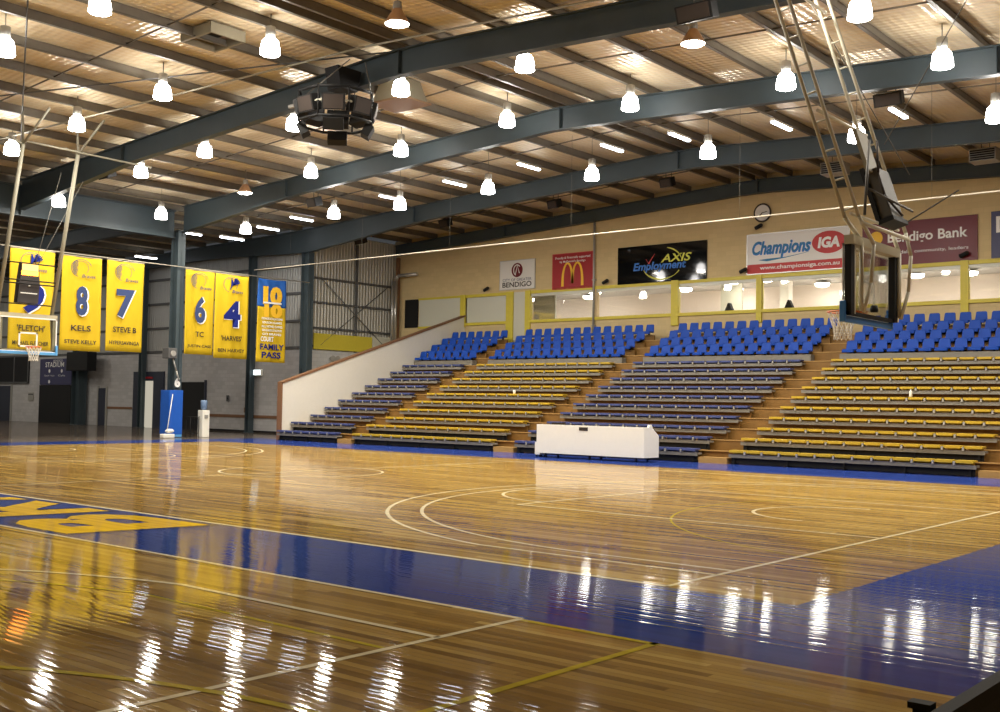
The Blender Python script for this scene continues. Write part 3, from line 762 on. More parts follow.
# ------------------------------------------------------------------ banners
BXX = -33.6
rp = MB().tube((BXX, 2, 6.98), (BXX, 24.0, 6.98), .02, 6).build('banner_cable', m_rope)
tag(rp, 'pale cable the yellow banners hang from', 'cable')
def cloth(y0, y1, z0, z1, seed, amp=.03):
    rnd = random.Random(seed); bm = MB(); n, mm = 18, 14; ph = rnd.random()*6
    G = [[None]*(mm+1) for _ in range(n+1)]; H = [[None]*(mm+1) for _ in range(n+1)]
    for i in range(n+1):
        for j in range(mm+1):
            u, v = i/n, j/mm
            x = amp*math.sin(u*9+ph)*(1-v*.6)+amp*.5*math.sin(u*21+v*3+ph)
            yy = y0+(y1-y0)*u; zz = z0+(z1-z0)*v-(.03*math.sin(u*PI) if j == mm else 0)
            G[i][j] = bm.bm.verts.new((x, yy, zz)); H[i][j] = bm.bm.verts.new((x-.006, yy, zz))
    for i in range(n):
        for j in range(mm):
            for g in (G, H):
                f = bm.bm.faces.new((g[i][j], g[i+1][j], g[i+1][j+1], g[i][j+1])); f.smooth = True
    for i in range(n):
        for j in (0, mm): bm.bm.faces.new((G[i][j], G[i+1][j], H[i+1][j], H[i][j]))
    for j in range(mm):
        for i in (0, n): bm.bm.faces.new((G[i][j], G[i][j+1], H[i][j+1], H[i][j]))
    return bm
def logo(t, yc, zc, s, head):
    M = MX(.055, yc, zc); mb = MB()
    stroke(mb, arc(0, 0, .42*s, .34*s, 20, 250), .02, M)
    stroke(mb, arc(-.02*s, .02*s, .30*s, .26*s, -40, 130), .015, M)
    if head:
        for q in range(4): stroke(mb, [(.05*s, -.02*s, .02), (.16*s+.05*q*s, .10*s+.05*s*(3-q), .09*s), (.30*s+.04*q*s, .18*s+.06*s*(2-q), .02)], .05, M)
        stroke(mb, [(-.02*s, .28*s, .04), (.02*s, .1*s, .12*s), (-.02*s, -.1*s, .05*s), (-.10*s, -.22*s, .02)], .05, M)
    else:
        for q in range(5): stroke(mb, arc(-.12*s, .02*s, (.08+.04*q)*s, (.10+.045*q)*s, 100, 250), .02, M)
    o = mb.build('emblem', m_navy if head else m_slate, t)
    put_text('script', 'Braves', .55*s, .13*s, MX(.056, yc+.30*s, zc-.28*s), m_navy if head else m_slate, t, .01, .2)
def banner(name, y0, y1, z0, z1, label, num, l1, l2, head, numm, seed):
    yc = (y0+y1)/2; w_ = y1-y0; t = thing(name, label, 'banner', (BXX, yc, z0), 0, 'retired number banners')
    cloth(-w_/2, w_/2, 0, z1-z0, seed).build('cloth', m_banner, t)
    mb = MB(); mb.tube((0, -w_/2, z1-z0), (0, w_/2, z1-z0), .018, 6); mb.build('hem_rod', m_rope, t)
    H = z1-z0
    logo(t, -.05, H-.45, 1.0, head)
    nw = {'7': .80, '8': .48, '6': .52, '4': .86}.get(num, .95)
    put_text('number_edge', num, nw+.04, 1.16, MX(.05, 0.04, H*.53-.02), m_wprint, t, .04)
    put_text('number', num, nw, 1.12, MX(.056, 0, H*.53), numm, t, .04)
    put_text('name', l1, min(w_*.62, .2*len(l1)), .22, MX(.055, 0, H*.24), m_bprint, t, .02)
    put_text('full_name', l2, w_*.8 if len(l2) > 8 else w_*.6, .15, MX(.055, 0, H*.095), m_bprint, t, .02)
    return t
banner('number_banner', 10.12, 11.82, 3.15, 6.94, 'yellow banner behind the left backboard, half hidden by the shot clock', '9', "'FLETCH'", 'MICHAEL FLETCHER', True, m_navy, 1)
banner('number_banner', 12.1, 13.72, 3.32, 6.9, 'yellow banner numbered eight', '8', 'KELS', 'STEVE KELLY', False, m_slate, 2)
banner('number_banner', 13.93, 15.54, 3.38, 6.92, 'yellow banner numbered seven', '7', 'STEVE B', 'HYPERSAVINGA', False, m_slate, 3)
banner('number_banner', 17.45, 18.88, 3.42, 6.93, 'yellow banner numbered six beside the padded column', '6', 'TC', 'JUSTIN CASS', False, m_slate, 4)
banner('number_banner', 18.92, 20.62, 3.32, 6.92, 'yellow banner numbered four with solid navy print', '4', "'HARVES'", 'BEN HARVEY', True, m_navy, 5)
t = thing('promotion_banner', 'blue and yellow banner with large ten, right of the number banners', 'banner', (BXX, 21.9, 3.24))
cloth(-.77, .77, 0, 2.45, 6).build('cloth', m_banner, t)
cloth(-.77, .77, 2.45, 3.68, 6).build('blue_cloth', m_bluetop, t)
put_text('large_ten', '10', 1.05, .82, MX(.05, 0, 2.95), m_goldp, t, .07)
put_text('large_ten', '10', 1.0, .62, MX(.05, .05, 2.28), m_goldp, t, .07)
MB().box(.052, .058, -.5, .5, 2.58, 2.66).build('white_band', m_wprint, t)
for i, s in enumerate(['CONGRATULATIONS', 'SEASON GAMES', 'ALL HOME GAMES', 'BENDIGO STADIUM', 'GO BRAVES']):
    put_text('white_text', s, 1.15-.08*(i % 2)-.1*(i == 4), .10, MX(.052, 0, 1.92-.17*i), m_wprint, t, .03)
put_text('white_text', 'COURT', .7, .22, MX(.052, -.25, 1.02), m_wprint, t, .03)
put_text('dark_text', 'FAMILY', 1.3, .26, MX(.052, .03, .68), m_navy, t, .03)
put_text('dark_text', 'PASS', 1.05, .28, MX(.052, 0, .32), m_navy, t, .03)

# white curtain track across the hall with its drop wires
ct = thing('curtain_track', 'long pale track hung on wires before the tan wall', 'track', (-15, 20.75, 7.17))
MB().tube((-18.4, 0, .03), (18.6, 0, .03), .022, 8).build('track', m_rope, ct)
for x in (-31.0, -26.6, -21.9, -16.4, -10.2, -4.6, 1):
    MB().tube((x+15, 0, .03), (x+15, 0, zt(x)-7.17+.256), .004, 5).build('drop_wire', m_wire, ct)

# ------------------------------------------------------------------ signs on the tan wall
def sign(name, label, x0, x1, z0, z1, m, fr=None):
    t = thing(name, label, 'sign', ((x0+x1)/2, YW, z0), 0, 'sponsor signs'); w_ = x1-x0; h_ = z1-z0
    MB().box(-w_/2, w_/2, -.05, -.006, 0, h_).build('panel', m, t)
    mb = MB()
    for q in ((-w_/2-.03, -w_/2, 0, h_), (w_/2, w_/2+.03, 0, h_), (-w_/2-.03, w_/2+.03, -.03, 0), (-w_/2-.03, w_/2+.03, h_, h_+.03)):
        mb.box(q[0], q[1], -.06, -.006, q[2], q[3])
    mb.build('frame', fr or m_alu, t)
    return t, w_, h_
F_ = -.058
t, w_, h_ = sign('wall_sign', 'small white sign with round maroon emblem on the tan wall', -27.45, -25.42, 6.88, 8.18, m_whitesign)
MB().prism([(.33*math.cos(a*PI/12), .86+.33*math.sin(a*PI/12)) for a in range(24)], 'y', -.056, -.052).build('emblem_disc', m_maroon, t)
mb = MB(); M = MY(0, -.06, .86); stroke(mb, arc(0, 0, .2, .24, 40, 250), .05, M); stroke(mb, [(-.1, -.2), (.02, .2), (.14, -.15)], .05, M); mb.build('emblem', m_whitesign, t)
put_text('lettering', 'CITY OF GREATER', 1.7, .13, MY(0, F_, .42), m_slate, t)
put_text('lettering', 'BENDIGO', 1.72, .24, MY(0, F_, .2), m_bprint, t, .02)
t, w_, h_ = sign('wall_sign', 'square red sign with tall yellow arches', -24.37, -22.2, 6.73, 8.27, m_red, m_redp)
mb = MB(); M = MY(0, F_, .1)
for s in (-1, 1):
    pts = []
    for i in range(21):
        a = PI*i/20
        pts.append((s*(.27-.27*math.cos(a)), .0+1.02*math.sin(a)**.75 if i not in (0, 20) else 0, .14-.05*math.sin(a)))
    if s == 1: pts[0] = (pts[0][0], .12, .13)
    else: pts[0] = (pts[0][0], .12, .13)
    stroke(mb, pts, .13, M)
mb.build('arches', m_goldp, t)
put_text('lettering', 'Proudly & Financially supported', 1.9, .13, MY(0, F_, 1.36), m_wprint, t, .01)
put_text('lettering', "by McDonald's Bendigo", 1.4, .12, MY(0, F_, 1.19), m_wprint, t, .01)
t, w_, h_ = sign('wall_sign', 'wide black glossy sign with yellow and blue lettering', -20.86, -16.65, 6.76, 8.28, m_blacksign, m_blacksign)
put_text('lettering', 'AXIS', 1.45, .34, MY(.72, F_, .95), m_limep, t, .02, .25)
put_text('lettering', 'Employment', 2.55, .44, MY(-.08, F_, .62), m_bluep, t, .03, .2)
mb = MB(); M = MY(0, F_, .75)
stroke(mb, [(p[0], p[1], .01+.06*abs(math.sin(i*.19))) for i, p in enumerate(arc(.05, 0, .95, .66, 200, 330, 20))], .05, M)
stroke(mb, [(p[0], p[1], .01+.05*abs(math.sin(i*.19))) for i, p in enumerate(arc(.05, 0, .95, .66, 10, 75, 14))], .05, M); mb.build('ring', m_limep, t)
mb = MB(); stroke(mb, [(-.72, .22, .02), (-.60, .02, .07), (-.3, .42, .02)], .05, M); mb.build('tick', m_redp, t)
t, w_, h_ = sign('wall_sign', 'long white sign with red oval and red bottom band', -14.83, -10.75, 6.80, 8.32, m_whitesign)
MB().box(-w_/2, w_/2, -.056, -.051, 0, .36).build('red_band', m_redp, t)
put_text('lettering', 'www.championsiga.com.au', 3.2, .2, MY(.1, F_-.005, .19), m_wprint, t, .015)
put_text('lettering_shade', 'Champions', 2.42, .70, MY(-.62, F_+.002, .90), m_bluep, t, .035, .3)
put_text('lettering', 'Champions', 2.38, .66, MY(-.64, F_-.002, .92), m_tealp, t, .01, .3)
mb = MB(); stroke(mb, [(-1.55, .52, .01), (-1.2, .50, .10), (-.4, .56, .03), (.5, .70, .01)], .05, MY(0, F_, 0)); mb.build('underline', m_tealp, t)
MB().prism([(1.28+.66*math.cos(a*PI/16), 1.0+.42*math.sin(a*PI/16)) for a in range(32)], 'y', -.058, -.051).build('red_oval', m_redp, t)
put_text('lettering', 'IGA', .86, .42, MY(1.28, -.064, 1.0), m_wprint, t, .05, .15)
t, w_, h_ = sign('wall_sign', 'maroon sign with white lettering behind the right backboard', -10.2, -6.26, 6.78, 8.28, m_maroon, m_maroon)
put_text('lettering', 'Bendigo Bank', 2.75, .46, MY(.3, F_, .92), m_wprint, t, .02)
put_text('lettering', 'Strathdale, community, leaders', 2.9, .15, MY(.25, F_, .42), m_wprint, t)
MB().prism([(-1.5+.24*math.cos(a*PI/12), 1.0+.24*math.sin(a*PI/12)) for a in range(24)], 'y', -.056, -.051).build('emblem', m_goldp, t)
t, w_, h_ = sign('wall_sign', 'dark purple sign cut by the right edge', -5.76, -2.0, 6.80, 8.32, m_navysign, m_navysign)
put_text('lettering', 'D', .5, .55, MY(-1.5, F_, 1.1), m_wprint, t, .03)
put_text('lettering', 'DYNAMIC', 2.2, .5, MY(.2, F_, 1.1), m_wprint, t, .03)
put_text('lettering', 'fitness and health', 2.6, .2, MY(0, F_, .5), m_wprint, t)
# small fittings on the wall
def clock():
    t = thing('wall_clock', 'round pale wall clock on the tan wall', 'clock', (-14.2, YW, 9.16))
    c, s = math.cos, math.sin
    MB().prism([(.34*c(a*PI/14), .34*s(a*PI/14)) for a in range(28)], 'y', -.06, -.005).build('face', m_whitesign, t)
    MB().torus((0, -.05, 0), .34, .035, 28, 8, Matrix.Rotation(PI/2, 4, 'X')).build('rim', m_bprint, t)
    MB().tube((0, -.07, 0), (.2, -.07, .03), .014, 6).build('hand', m_bprint, t)
    MB().tube((0, -.07, 0), (-.1, -.07, -.1), .016, 6).build('hand', m_bprint, t)
clock()
for x, z, lb in ((-14.3, 8.62, 'small dark camera under the wall clock'), (-14.95, 6.95, 'small wall bracket left of the white sign'), (-28.2, 6.95, 'small dark fitting over the pale window'), (-21.45, 6.9, 'small fitting left of the black sign'), (-6.65, 6.95, 'small fitting over the post right of the backboard')):
    t = thing('wall_camera', lb, 'camera', (x, YW, z), 0, 'small fittings on the tan wall')
    MB().box(-.05, .05, -.12, -.005, -.05, .05).build('mount', m_alu, t)
    MB().tube((-.13, -.16, -.06), (.13, -.20, .04), .075, 10).build('body', m_dark, t)
    MB().tube((.13, -.20, .04), (.16, -.205, .05), .055, 10).build('lens', m_bprint, t)
t = thing('downpipe', 'pale vertical pipe on the tan wall beside the red sign', 'pipe', (-22.1, YW-.1, 4.6))
MB().tube((0, 0, .05), (0, 0, 5.4), .05, 8).build('pipe', m_gear, t)
mb = MB(); [mb.box(-.08, .08, -.03, .09, z, z+.05) for z in (.4, 2.4, 4.4)]; mb.build('clip', m_gear, t)
t = thing('downpipe', 'bent silver ducts in the corner left of the tan wall', 'pipe', (-33.9, YW-.5, 4.3))
MB().path([(0, 0, 0), (0, 0, 3.4), (.1, .08, 3.6), (1.3, .2, 3.62)], .09, 8).build('duct', m_alu, t)
MB().path([(.05, -.25, 0), (.05, -.25, 3.3)], .07, 8).build('duct', m_alu, t)
MB().path([(-.2, -.6, -.05), (.25, -.1, -.05), (1.0, .3, -.05)], .06, 8).build('drain', m_girt, t)
MB().box(-.30, -.14, .30, .45, -.4, 4.55).build('corner_post', m_cap, t)

# ------------------------------------------------------------------ scorers' table
t = thing('scorers_table', 'long white scorers table on the floor before the stand', 'table', (-13.35, 17.6, 0))
mb = MB(); mb.box(-1.86, 1.86, 0, .04, .13, .99); mb.build('front_panel', m_white, t, .006)
for s in (-1, 1):
    mb = MB(); mb.prism([(0, .13), (.78, .13), (.78, .74), (.45, .96)]+([(.40, 1.06), (.28, 1.06)] if s > 0 else [])+[(.24, .99), (0, .99)], 'x', s*1.88-.03, s*1.88+.03); mb.build('end_panel', m_white, t, .006)
MB().box(-1.85, 1.85, .04, .72, .70, .74).build('desk_top', m_white, t)
mb = MB(); mb.box(-.33, -.02, -.012, 0, .84, .94); mb.build('name_plate', m_bprint, t)
for x in (-1.6, 0, 1.6):
    for y in (.08, .68):
        MB().tube((x, y, 0), (x, y, .14), .035, 8).build('foot', m_dark, t)
mb = MB(); mb.box(-1.5, -1.2, .2, .4, .74, 1.05); mb.box(-1.1, -1.05, .2, .3, .74, 1.06); mb.build('console', m_bprint, t)
t = thing('side_cabinet', 'small white box on the floor left of the scorers table', 'box', (-15.38, 17.8, 0))
MB().box(-.1, .1, 0, .35, .06, .44).build('body', m_white, t, .01)
mb = MB(); [mb.tube((x, y, 0), (x, y, .07), .03, 6) for x in (-.06, .06) for y in (.05, .3)]; mb.build('foot', m_dark, t)
t = tag(MB().lathe([(.03, 0), (.045, .02), (.04, .16), (.015, .2), (.015, .22)], (-6.0, ROWY[6]+.12, ROWZ[6]+.002), 10).build('paper_cup', m_white), 'small white cup left on a yellow bench near the right hoop', 'cup')
t = tag(MB().lathe([(.04, 0), (.05, .02), (.055, .12), (.05, .14)], (-20.7, ROWY[6]+.12, ROWZ[6]+.002), 10).build('paper_cup', m_white), 'small white cup left on a yellow bench left of the table', 'cup')

# ------------------------------------------------------------------ basketball goals
def net(t, c, r, L=.42):
    mb = MB(); n = 12; prof = [(1.0, 0), (.80, -.12), (.62, -.24), (.55, -.34), (.60, -L)]
    for i in range(n):
        for j in range(len(prof)-1):
            for sgn in (1, -1):
                a0 = 2*PI*(i+.5*sgn*j)/n; a1 = 2*PI*(i+.5*sgn*(j+1))/n
                p0 = (c[0]+r*prof[j][0]*math.cos(a0), c[1]+r*prof[j][0]*math.sin(a0), c[2]+prof[j][1])
                p1 = (c[0]+r*prof[j+1][0]*math.cos(a1), c[1]+r*prof[j+1][0]*math.sin(a1), c[2]+prof[j+1][1])
                mb.tube(p0, p1, .007, 4, cap=False)
    mb.build('net', m_net, t)
def goal(label, bx, s, frame_m, ladder, yc=7.5):
    """bx = board plane, s = +1 when the board faces +X. Local origin below the board on the floor."""
    t = thing('basketball_goal', label, 'basketball hoop', (bx, yc, 0), 0, 'ceiling-hung basketball goals')
    g = MB().box(-.007, .007, -.88, .88, 2.93, 3.93).build('backboard', m_bglass, t)
    mb = MB()
    for y0, y1, z0, z1 in ((-.9, -.86, 2.9, 3.95), (.86, .9, 2.9, 3.95), (-.9, .9, 3.91, 3.95), (-.9, .9, 2.9, 2.94)): mb.box(s*.002 if s > 0 else -.012, s*.012 if s > 0 else -.002, y0, y1, z0, z1)
    for y0, y1, z0, z1 in ((-.295, -.245, 3.05, 3.50), (.245, .295, 3.05, 3.50), (-.295, .295, 3.45, 3.50), (-.295, .295, 3.05, 3.10)): mb.box(min(s*.008, s*.013), max(s*.008, s*.013), y0, y1, z0, z1)
    mb.build('white_marking', m_wprint, t)
    pb = MB(); pb.box(-.035, .035, -.92, .92, 2.83, 2.92); pb.box(-.045, .045, -.93, -.86, 2.83, 3.13); pb.box(-.045, .045, .86, .93, 2.83, 3.13); pb.build('edge_padding', m_sky_pad if s > 0 else m_goalpad, t, .012)
    bk = -s
    fr = MB()
    for y in (-.84, .84): fr.box(min(bk*.02, bk*.12), max(bk*.02, bk*.12), y-.06, y+.06, 2.93, 3.93)
    fr.box(min(bk*.02, bk*.09), max(bk*.02, bk*.09), -.9, .9, 2.93, 2.98)
    fr.build('back_frame', frame_m, t)
    if s < 0:
        fr = MB(); [fr.box(.02, .10, y-.035, y+.035, 2.95, 3.93) for y in (-.72, .94)]; fr.build('side_post', m_tube2, t)
    fr = MB(); fr.box(min(bk*.02, bk*.16), max(bk*.02, bk*.16), -.92, .92, 3.93, 4.06); fr.build('top_rail', m_cream, t)
    hx = s*.375
    ri = MB(); ri.torus((hx, 0, 3.05), .225, .011, 28, 8); ri.box(min(s*.01, s*.16), max(s*.01, s*.16), -.06, .06, 3.0, 3.06); ri.build('rim', m_orange, t)
    net(t, (hx, 0, 3.05), .225)
    return t
# right goal, seen from behind, faces -X
t = goal('ceiling-hung basketball goal with ladder legs at right, seen from behind', -1.1, -1, m_dark, True, 7.4)
def legline(z): return .22-.32*(z-4.1)         # local x of the leg at height z (leans toward the court going up)
for y in (-.98, .86):
    zt_ = zt(-3.0)-.02
    mb = MB()
    for dx in (-.10, .10):
        mb.tube((legline(zt_)+dx, y, zt_), (legline(4.3)+dx, y, 4.3), .028, 8)
    for i in range(13):
        z = 4.4+i*(zt_-4.6)/12; mb.tube((legline(z)-.10, y, z), (legline(z)+.10, y, z+.03), .014, 6)
    mb.build('ladder_leg', m_tube2, t)
    mb = MB(); ye = -.58 if y < 0 else y*1.06; mb.path([(legline(4.3)-.10, y, 4.3), (.14, ye, 4.0), (.14, ye, 3.0)], .032, 8); mb.path([(legline(4.3)+.10, y, 4.3), (.32, ye, 3.95), (.28, ye, 3.4), (.17, ye*.98, 2.98)], .028, 8); mb.build('drop_arm', m_tube2, t)
for z in (4.35, 5.9, 8.0): MB().tube((legline(z), -.98, z), (legline(z), .86, z), .024, 8).build('cross_bar', m_tube2, t)
MB().tube((.3, -.98, 4.2), (.3, .86, 4.2), .03, 8).build('cross_bar', m_tube2, t)
# winch casing slanting between the legs
Mw = Matrix.Translation((.14, .32, 4.80)) @ Matrix.Rotation(math.atan(-.32), 4, 'Y')
mb = MB(); mb.box(-.09, .09, -.25, .25, -.40, .40, Mw); mb.build('winch_casing', m_casing, t, .02)
mb = MB(); mb.box(-.15, -.09, -.30, -.20, -.45, .45, Mw); mb.box(-.13, .11, -.30, .30, -.47, -.40, Mw); mb.build('casing_edge', m_dark, t)
Mw2 = Matrix.Translation((-.08, .14, 5.45)) @ Matrix.Rotation(math.atan(-.32), 4, 'Y')
mb = MB(); mb.box(-.03, .03, -.20, .20, -.35, .35, Mw2); mb.build('cover_plate', m_cover, t)
mb = MB(); mb.path([(.1, .1, 5.6), (.15, .02, 5.1), (.25, .0, 4.75), (.45, .2, 4.45)], .018, 6); mb.build('cable', m_bprint, t)
mb = MB(); mb.tube((.1, -.2, 5.55), (.25, -.75, 4.35), .02, 6); mb.tube((.3, -.7, 4.72), (.4, .75, 4.6), .018, 6); mb.tube((.25, .86, 4.45), (1.0, 1.0, 4.9), .012, 6)
mb.build('brace', m_casing, t)
mb = MB(); mb.tube((.3, .9, 5.2), (-2.2, .9, zt(-3.4)), .009, 5); mb.tube((.1, .4, 5.6), (2.5, .6, zt(1.3)), .009, 5); mb.build('stay_wire', m_wire, t)
mb = MB(); mb.lathe([(.05, 0), (.06, .03), (.05, .1)], (.12, -.05, 3.02), 10); mb.build('rim_mount', m_dark, t)
# left goal, faces +X toward the camera
t = goal('ceiling-hung basketball goal at left facing the court', -26.8, 1, m_cream, False)
def legl(z): return -.25+.26*(z-4.0)
for y in (-.86, .84):
    mb = MB(); zt_ = zt(-25.3)-.02
    mb.tube((legl(8.9), y, 8.9), (legl(4.0), y, 4.0), .06, 10); mb.tube((legl(4.0), y, 4.0), (-.1, y, 2.98), .045, 8)
    mb.tube((legl(8.9), y, 8.9), (legl(8.9)-.1, y, zt_), .035, 8); mb.tube((legl(8.9), y, 8.9), (legl(8.9)+.9, y+.3, zt_), .035, 8); mb.tube((legl(8.9), y, 8.9), (legl(8.9)-.1, y-.35, 9.05), .03, 6)
    mb.build('drop_leg', m_galv, t)
for z in (4.35, 4.95, 5.05, 5.55): MB().tube((legl(z), -.86, z), (legl(z), .84, z), .022, 6).build('cross_bar', m_dark, t)
mb = MB(); mb.tube((legl(8.9), -.86, 9.0), (legl(8.9)+.2, 3.2, 8.9), .03, 6); mb.build('top_bar', m_galv, t)
mb = MB(); mb.tube((-.1, .3, 5.6), (-1.3, 2.3, 8.6), .01, 5); mb.tube((-.1, .2, 5.6), (-1.0, 1.4, 8.7), .01, 5); mb.build('stay_wire', m_wire, t)
t2 = thing('shot_clock', 'dark shot clock with lit orange band above the left backboard', 'clock', (-27.15, 7.60, 4.40))
mb = MB(); mb.prism([(-.34, 0), (.30, 0), (.34, .58), (.28, 1.22), (-.22, 1.22), (-.3, .55)], 'x', -.14, .1); mb.build('case', mat('shot_clock_case', (.035, .028, .028, 1), .5), t2)
MB().box(.1, .112, -.23, .27, .98, 1.19).build('lit_band', m_led2, t2)
MB().box(.1, .114, -.24, .27, .84, .97).build('digit_row', m_led, t2)
mb = MB(); mb.lathe([(.03, -.02), (.03, .02)], (.11, 0, .52), 10); mb.box(.1, .112, -.26, .26, .28, .31); mb.build('indicator', m_wprint, t2)

# ------------------------------------------------------------------ things at the roof
def scoreboard():
    t = thing('ceiling_speaker_cluster', 'black octagonal speaker ring hung under the front rafter', 'speaker', (-15.72, 9.75, 8.53))
    R = .97
    P = [(R*math.cos(math.radians(22.5+45*i)), R*math.sin(math.radians(22.5+45*i))) for i in range(8)]
    for z, r in ((0.05, .035), (.42, .03), (.78, .04)):
        mb = MB()
        for i in range(8): mb.tube((*P[i], z), (*P[(i+1) % 8], z), r, 6)
        mb.build('ring', m_dark if z != .42 else m_galv, t)
    for i in range(8):
        MB().tube((*P[i], .05), (*P[i], .78), .025, 6).build('post', m_dark, t)
    for i in range(8):
        a = math.radians(45+45*i); M = Matrix.Translation((.86*math.cos(a), .86*math.sin(a), .40)) @ Matrix.Rotation(a, 4, 'Z') @ Matrix.Rotation(.25, 4, 'Y')
        b = MB().box(-.13, .15, -.28, .28, -.2, .2, M).build('speaker', m_dark, t)
        mb = MB(); mb.box(.15, .16, -.24, .24, -.17, .17, M); mb.build('grille', m_bprint, b)
        M2 = Matrix.Translation((.80*math.cos(a), .80*math.sin(a), -.1)) @ Matrix.Rotation(a, 4, 'Z') @ Matrix.Rotation(.5, 4, 'Y')
        if i % 2 == 0: MB().box(-.1, .12, -.25, .25, -.16, .14, M2).build('speaker', m_dark, t)
    mb = MB()
    for i in range(0, 8, 2): mb.tube((*P[i], .78), (P[i][0]*.3, P[i][1]*.3+.6, 1.78), .015, 5)
    mb.tube((-.4, .3, .78), (-.4, .85, 1.7), .02, 6); mb.build('hanger', m_wire, t)
    mb = MB(); mb.box(-1.75, -.2, -.12, -.04, .72, .80); mb.build('arm', m_gear, t)
    b = MB().prism([(-.28, 0), (.28, 0), (.4, .55), (-.4, .55)], 'x', -.25, .25, Matrix.Translation((-.1, .3, .98))).build('top_speaker', m_dark, t)
scoreboard()
def floodbox(x, y, z, lb, kind, w_=.5, hang=None):
    t = thing(*(('hanging_speaker', lb, 'speaker') if kind == 's' else ('unit_heater', lb, 'heater')), (x, y, z), 0, 'hanging speakers' if kind == 's' else 'unit heaters')
    if kind == 's':
        M = Matrix.Rotation(.35, 4, 'X')
        mb = MB(); mb.prism([(-w_/2, -.2), (w_/2, -.2), (w_/2*.8, .2), (-w_/2*.8, .2)], 'z', -.16, .16, M); mb.build('cabinet', m_dark, t, .01)
        MB().box(-w_/2+.05, w_/2-.05, -.215, -.2, -.13, .13, M).build('grille', m_bprint, t)
    else:
        mb = MB(); mb.box(-w_/2, w_/2, -.3, .3, -.2, .2); mb.build('case', m_gear, t, .01)
        mb = MB(); [mb.box(-w_/2+.04, w_/2-.04, -.33, -.3, -.17+.07*i, -.13+.07*i) for i in range(5)]; mb.build('louvre', m_dark, t)
    h = zt(x)-z+.252 if hang is None else hang
    mb = MB(); mb.tube((-.12, .05, .14), (-.12, .05, h), .015, 5); mb.tube((.12, .05, .14), (.12, .05, h), .015, 5); mb.build('hanger', m_wire, t)
floodbox(-31.83, 25.5, 8.98, 'small speaker hanging above the grey clad corner', 's')
floodbox(-27.0, 26.0, 9.40, 'small speaker hanging behind the rear rafter left of the ridge', 's')
floodbox(-21.08, 26.0, 9.6, 'speaker hanging above the downpipe', 's')
floodbox(-15.87, 26.0, 9.85, 'speaker hanging above the black sign', 's')
floodbox(-4.69, 18.0, 9.25, 'black speaker hanging right of the ladder-legged hoist', 's', .7)
floodbox(-28.89, 11.1, 9.2, 'black speaker under the front rafter above the banners', 's', .6)
floodbox(-26.24, 18.0, 9.0, 'black speaker under the middle rafter left of the stand', 's')
floodbox(-4.9, 9.0, 8.86, 'large black speaker at the top edge of the picture', 's', .75)
floodbox(-9.9, 27.0, 9.75, 'grey louvred heater before the tan wall, left of the hoist', 'h', .8)
floodbox(-5.05, 27.0, 9.55, 'grey louvred heater near the right edge', 'h', .8)
vp = None
for x, y, lb in ((-17.25, 7.1, 'square roof opening left of the front rafter'), (-13.3, 5.6, 'square roof opening at the top edge before the front rafter'), (-11.3, 11.9, 'square roof opening behind the front rafter, right of the speakers')):
    if vp is None:
        vp = thing('ceiling_vent', lb, 'vent', (x, y, zt(x)-.02), 0, 'square roof openings')
        mb = MB()
        for q in ((-.62, -.56, -.5, .5), (.56, .62, -.5, .5), (-.62, .62, -.5, -.44), (-.62, .62, .44, .5)): mb.box(q[0], q[1], q[2], q[3], 0, .265)
        mb.build('frame', m_cover, vp)
        MB().box(-.56, .56, -.44, .44, .20, .23).build('lining', m_cap, vp)
        MB().box(-.25, .25, -.2, .2, .185, .21).build('dark_shaft', m_void, vp)  # lining and black panel stand in for the shade up the shaft
    else: dup(vp, (x, y, zt(x)-.02), lb)
t = thing('duct_outlet', 'brown square duct outlet hung behind the speaker ring', 'vent', (-16.6, 12.86, 9.93))
mb = MB(); H_ = zt(-16.6)+.245-9.93
for s0, s1 in (((-.62, -.5), (.62, -.5)), ((.62, -.5), (.62, .5)), ((.62, .5), (-.62, .5)), ((-.62, .5), (-.62, -.5))):
    mb._poly([(s0[0], s0[1], .03), (s1[0], s1[1], .03), (s1[0]*.7, s1[1]*.7, H_), (s0[0]*.7, s0[1]*.7, H_)])
mb.build('duct', m_cover, t); MB().box(-.7, .7, -.56, .56, -.02, .03).build('diffuser', mat('brown_diffuser', (.24, .14, .07, 1), .6), t)
# thin roof braces
for a, b_, lb in (((-33.5, 1.2), (-14.6, 10.4), 'thin bracing rod crossing the near roof bay'), ((-33.5, 10.3), (-14.6, 1.2), 'second thin bracing rod crossing the near roof bay')):
    o = MB().tube((a[0], a[1], zt(a[0])-.06), (b_[0], b_[1], zt(b_[0])-.06), .02, 6).build('brace_rod', m_girt); tag(o, lb, 'rod', kind='structure')
cdt = MB().path([(-33.4, 6.5, zt(-33.4)-.15), (-14.5, 9.6, zt(-14.5)-.15), (8, 10.2, zt(8)-.15)], .025, 6).build('conduit', m_galv)
tag(cdt, 'long pale conduit running above the front rafter', 'conduit', kind='structure')

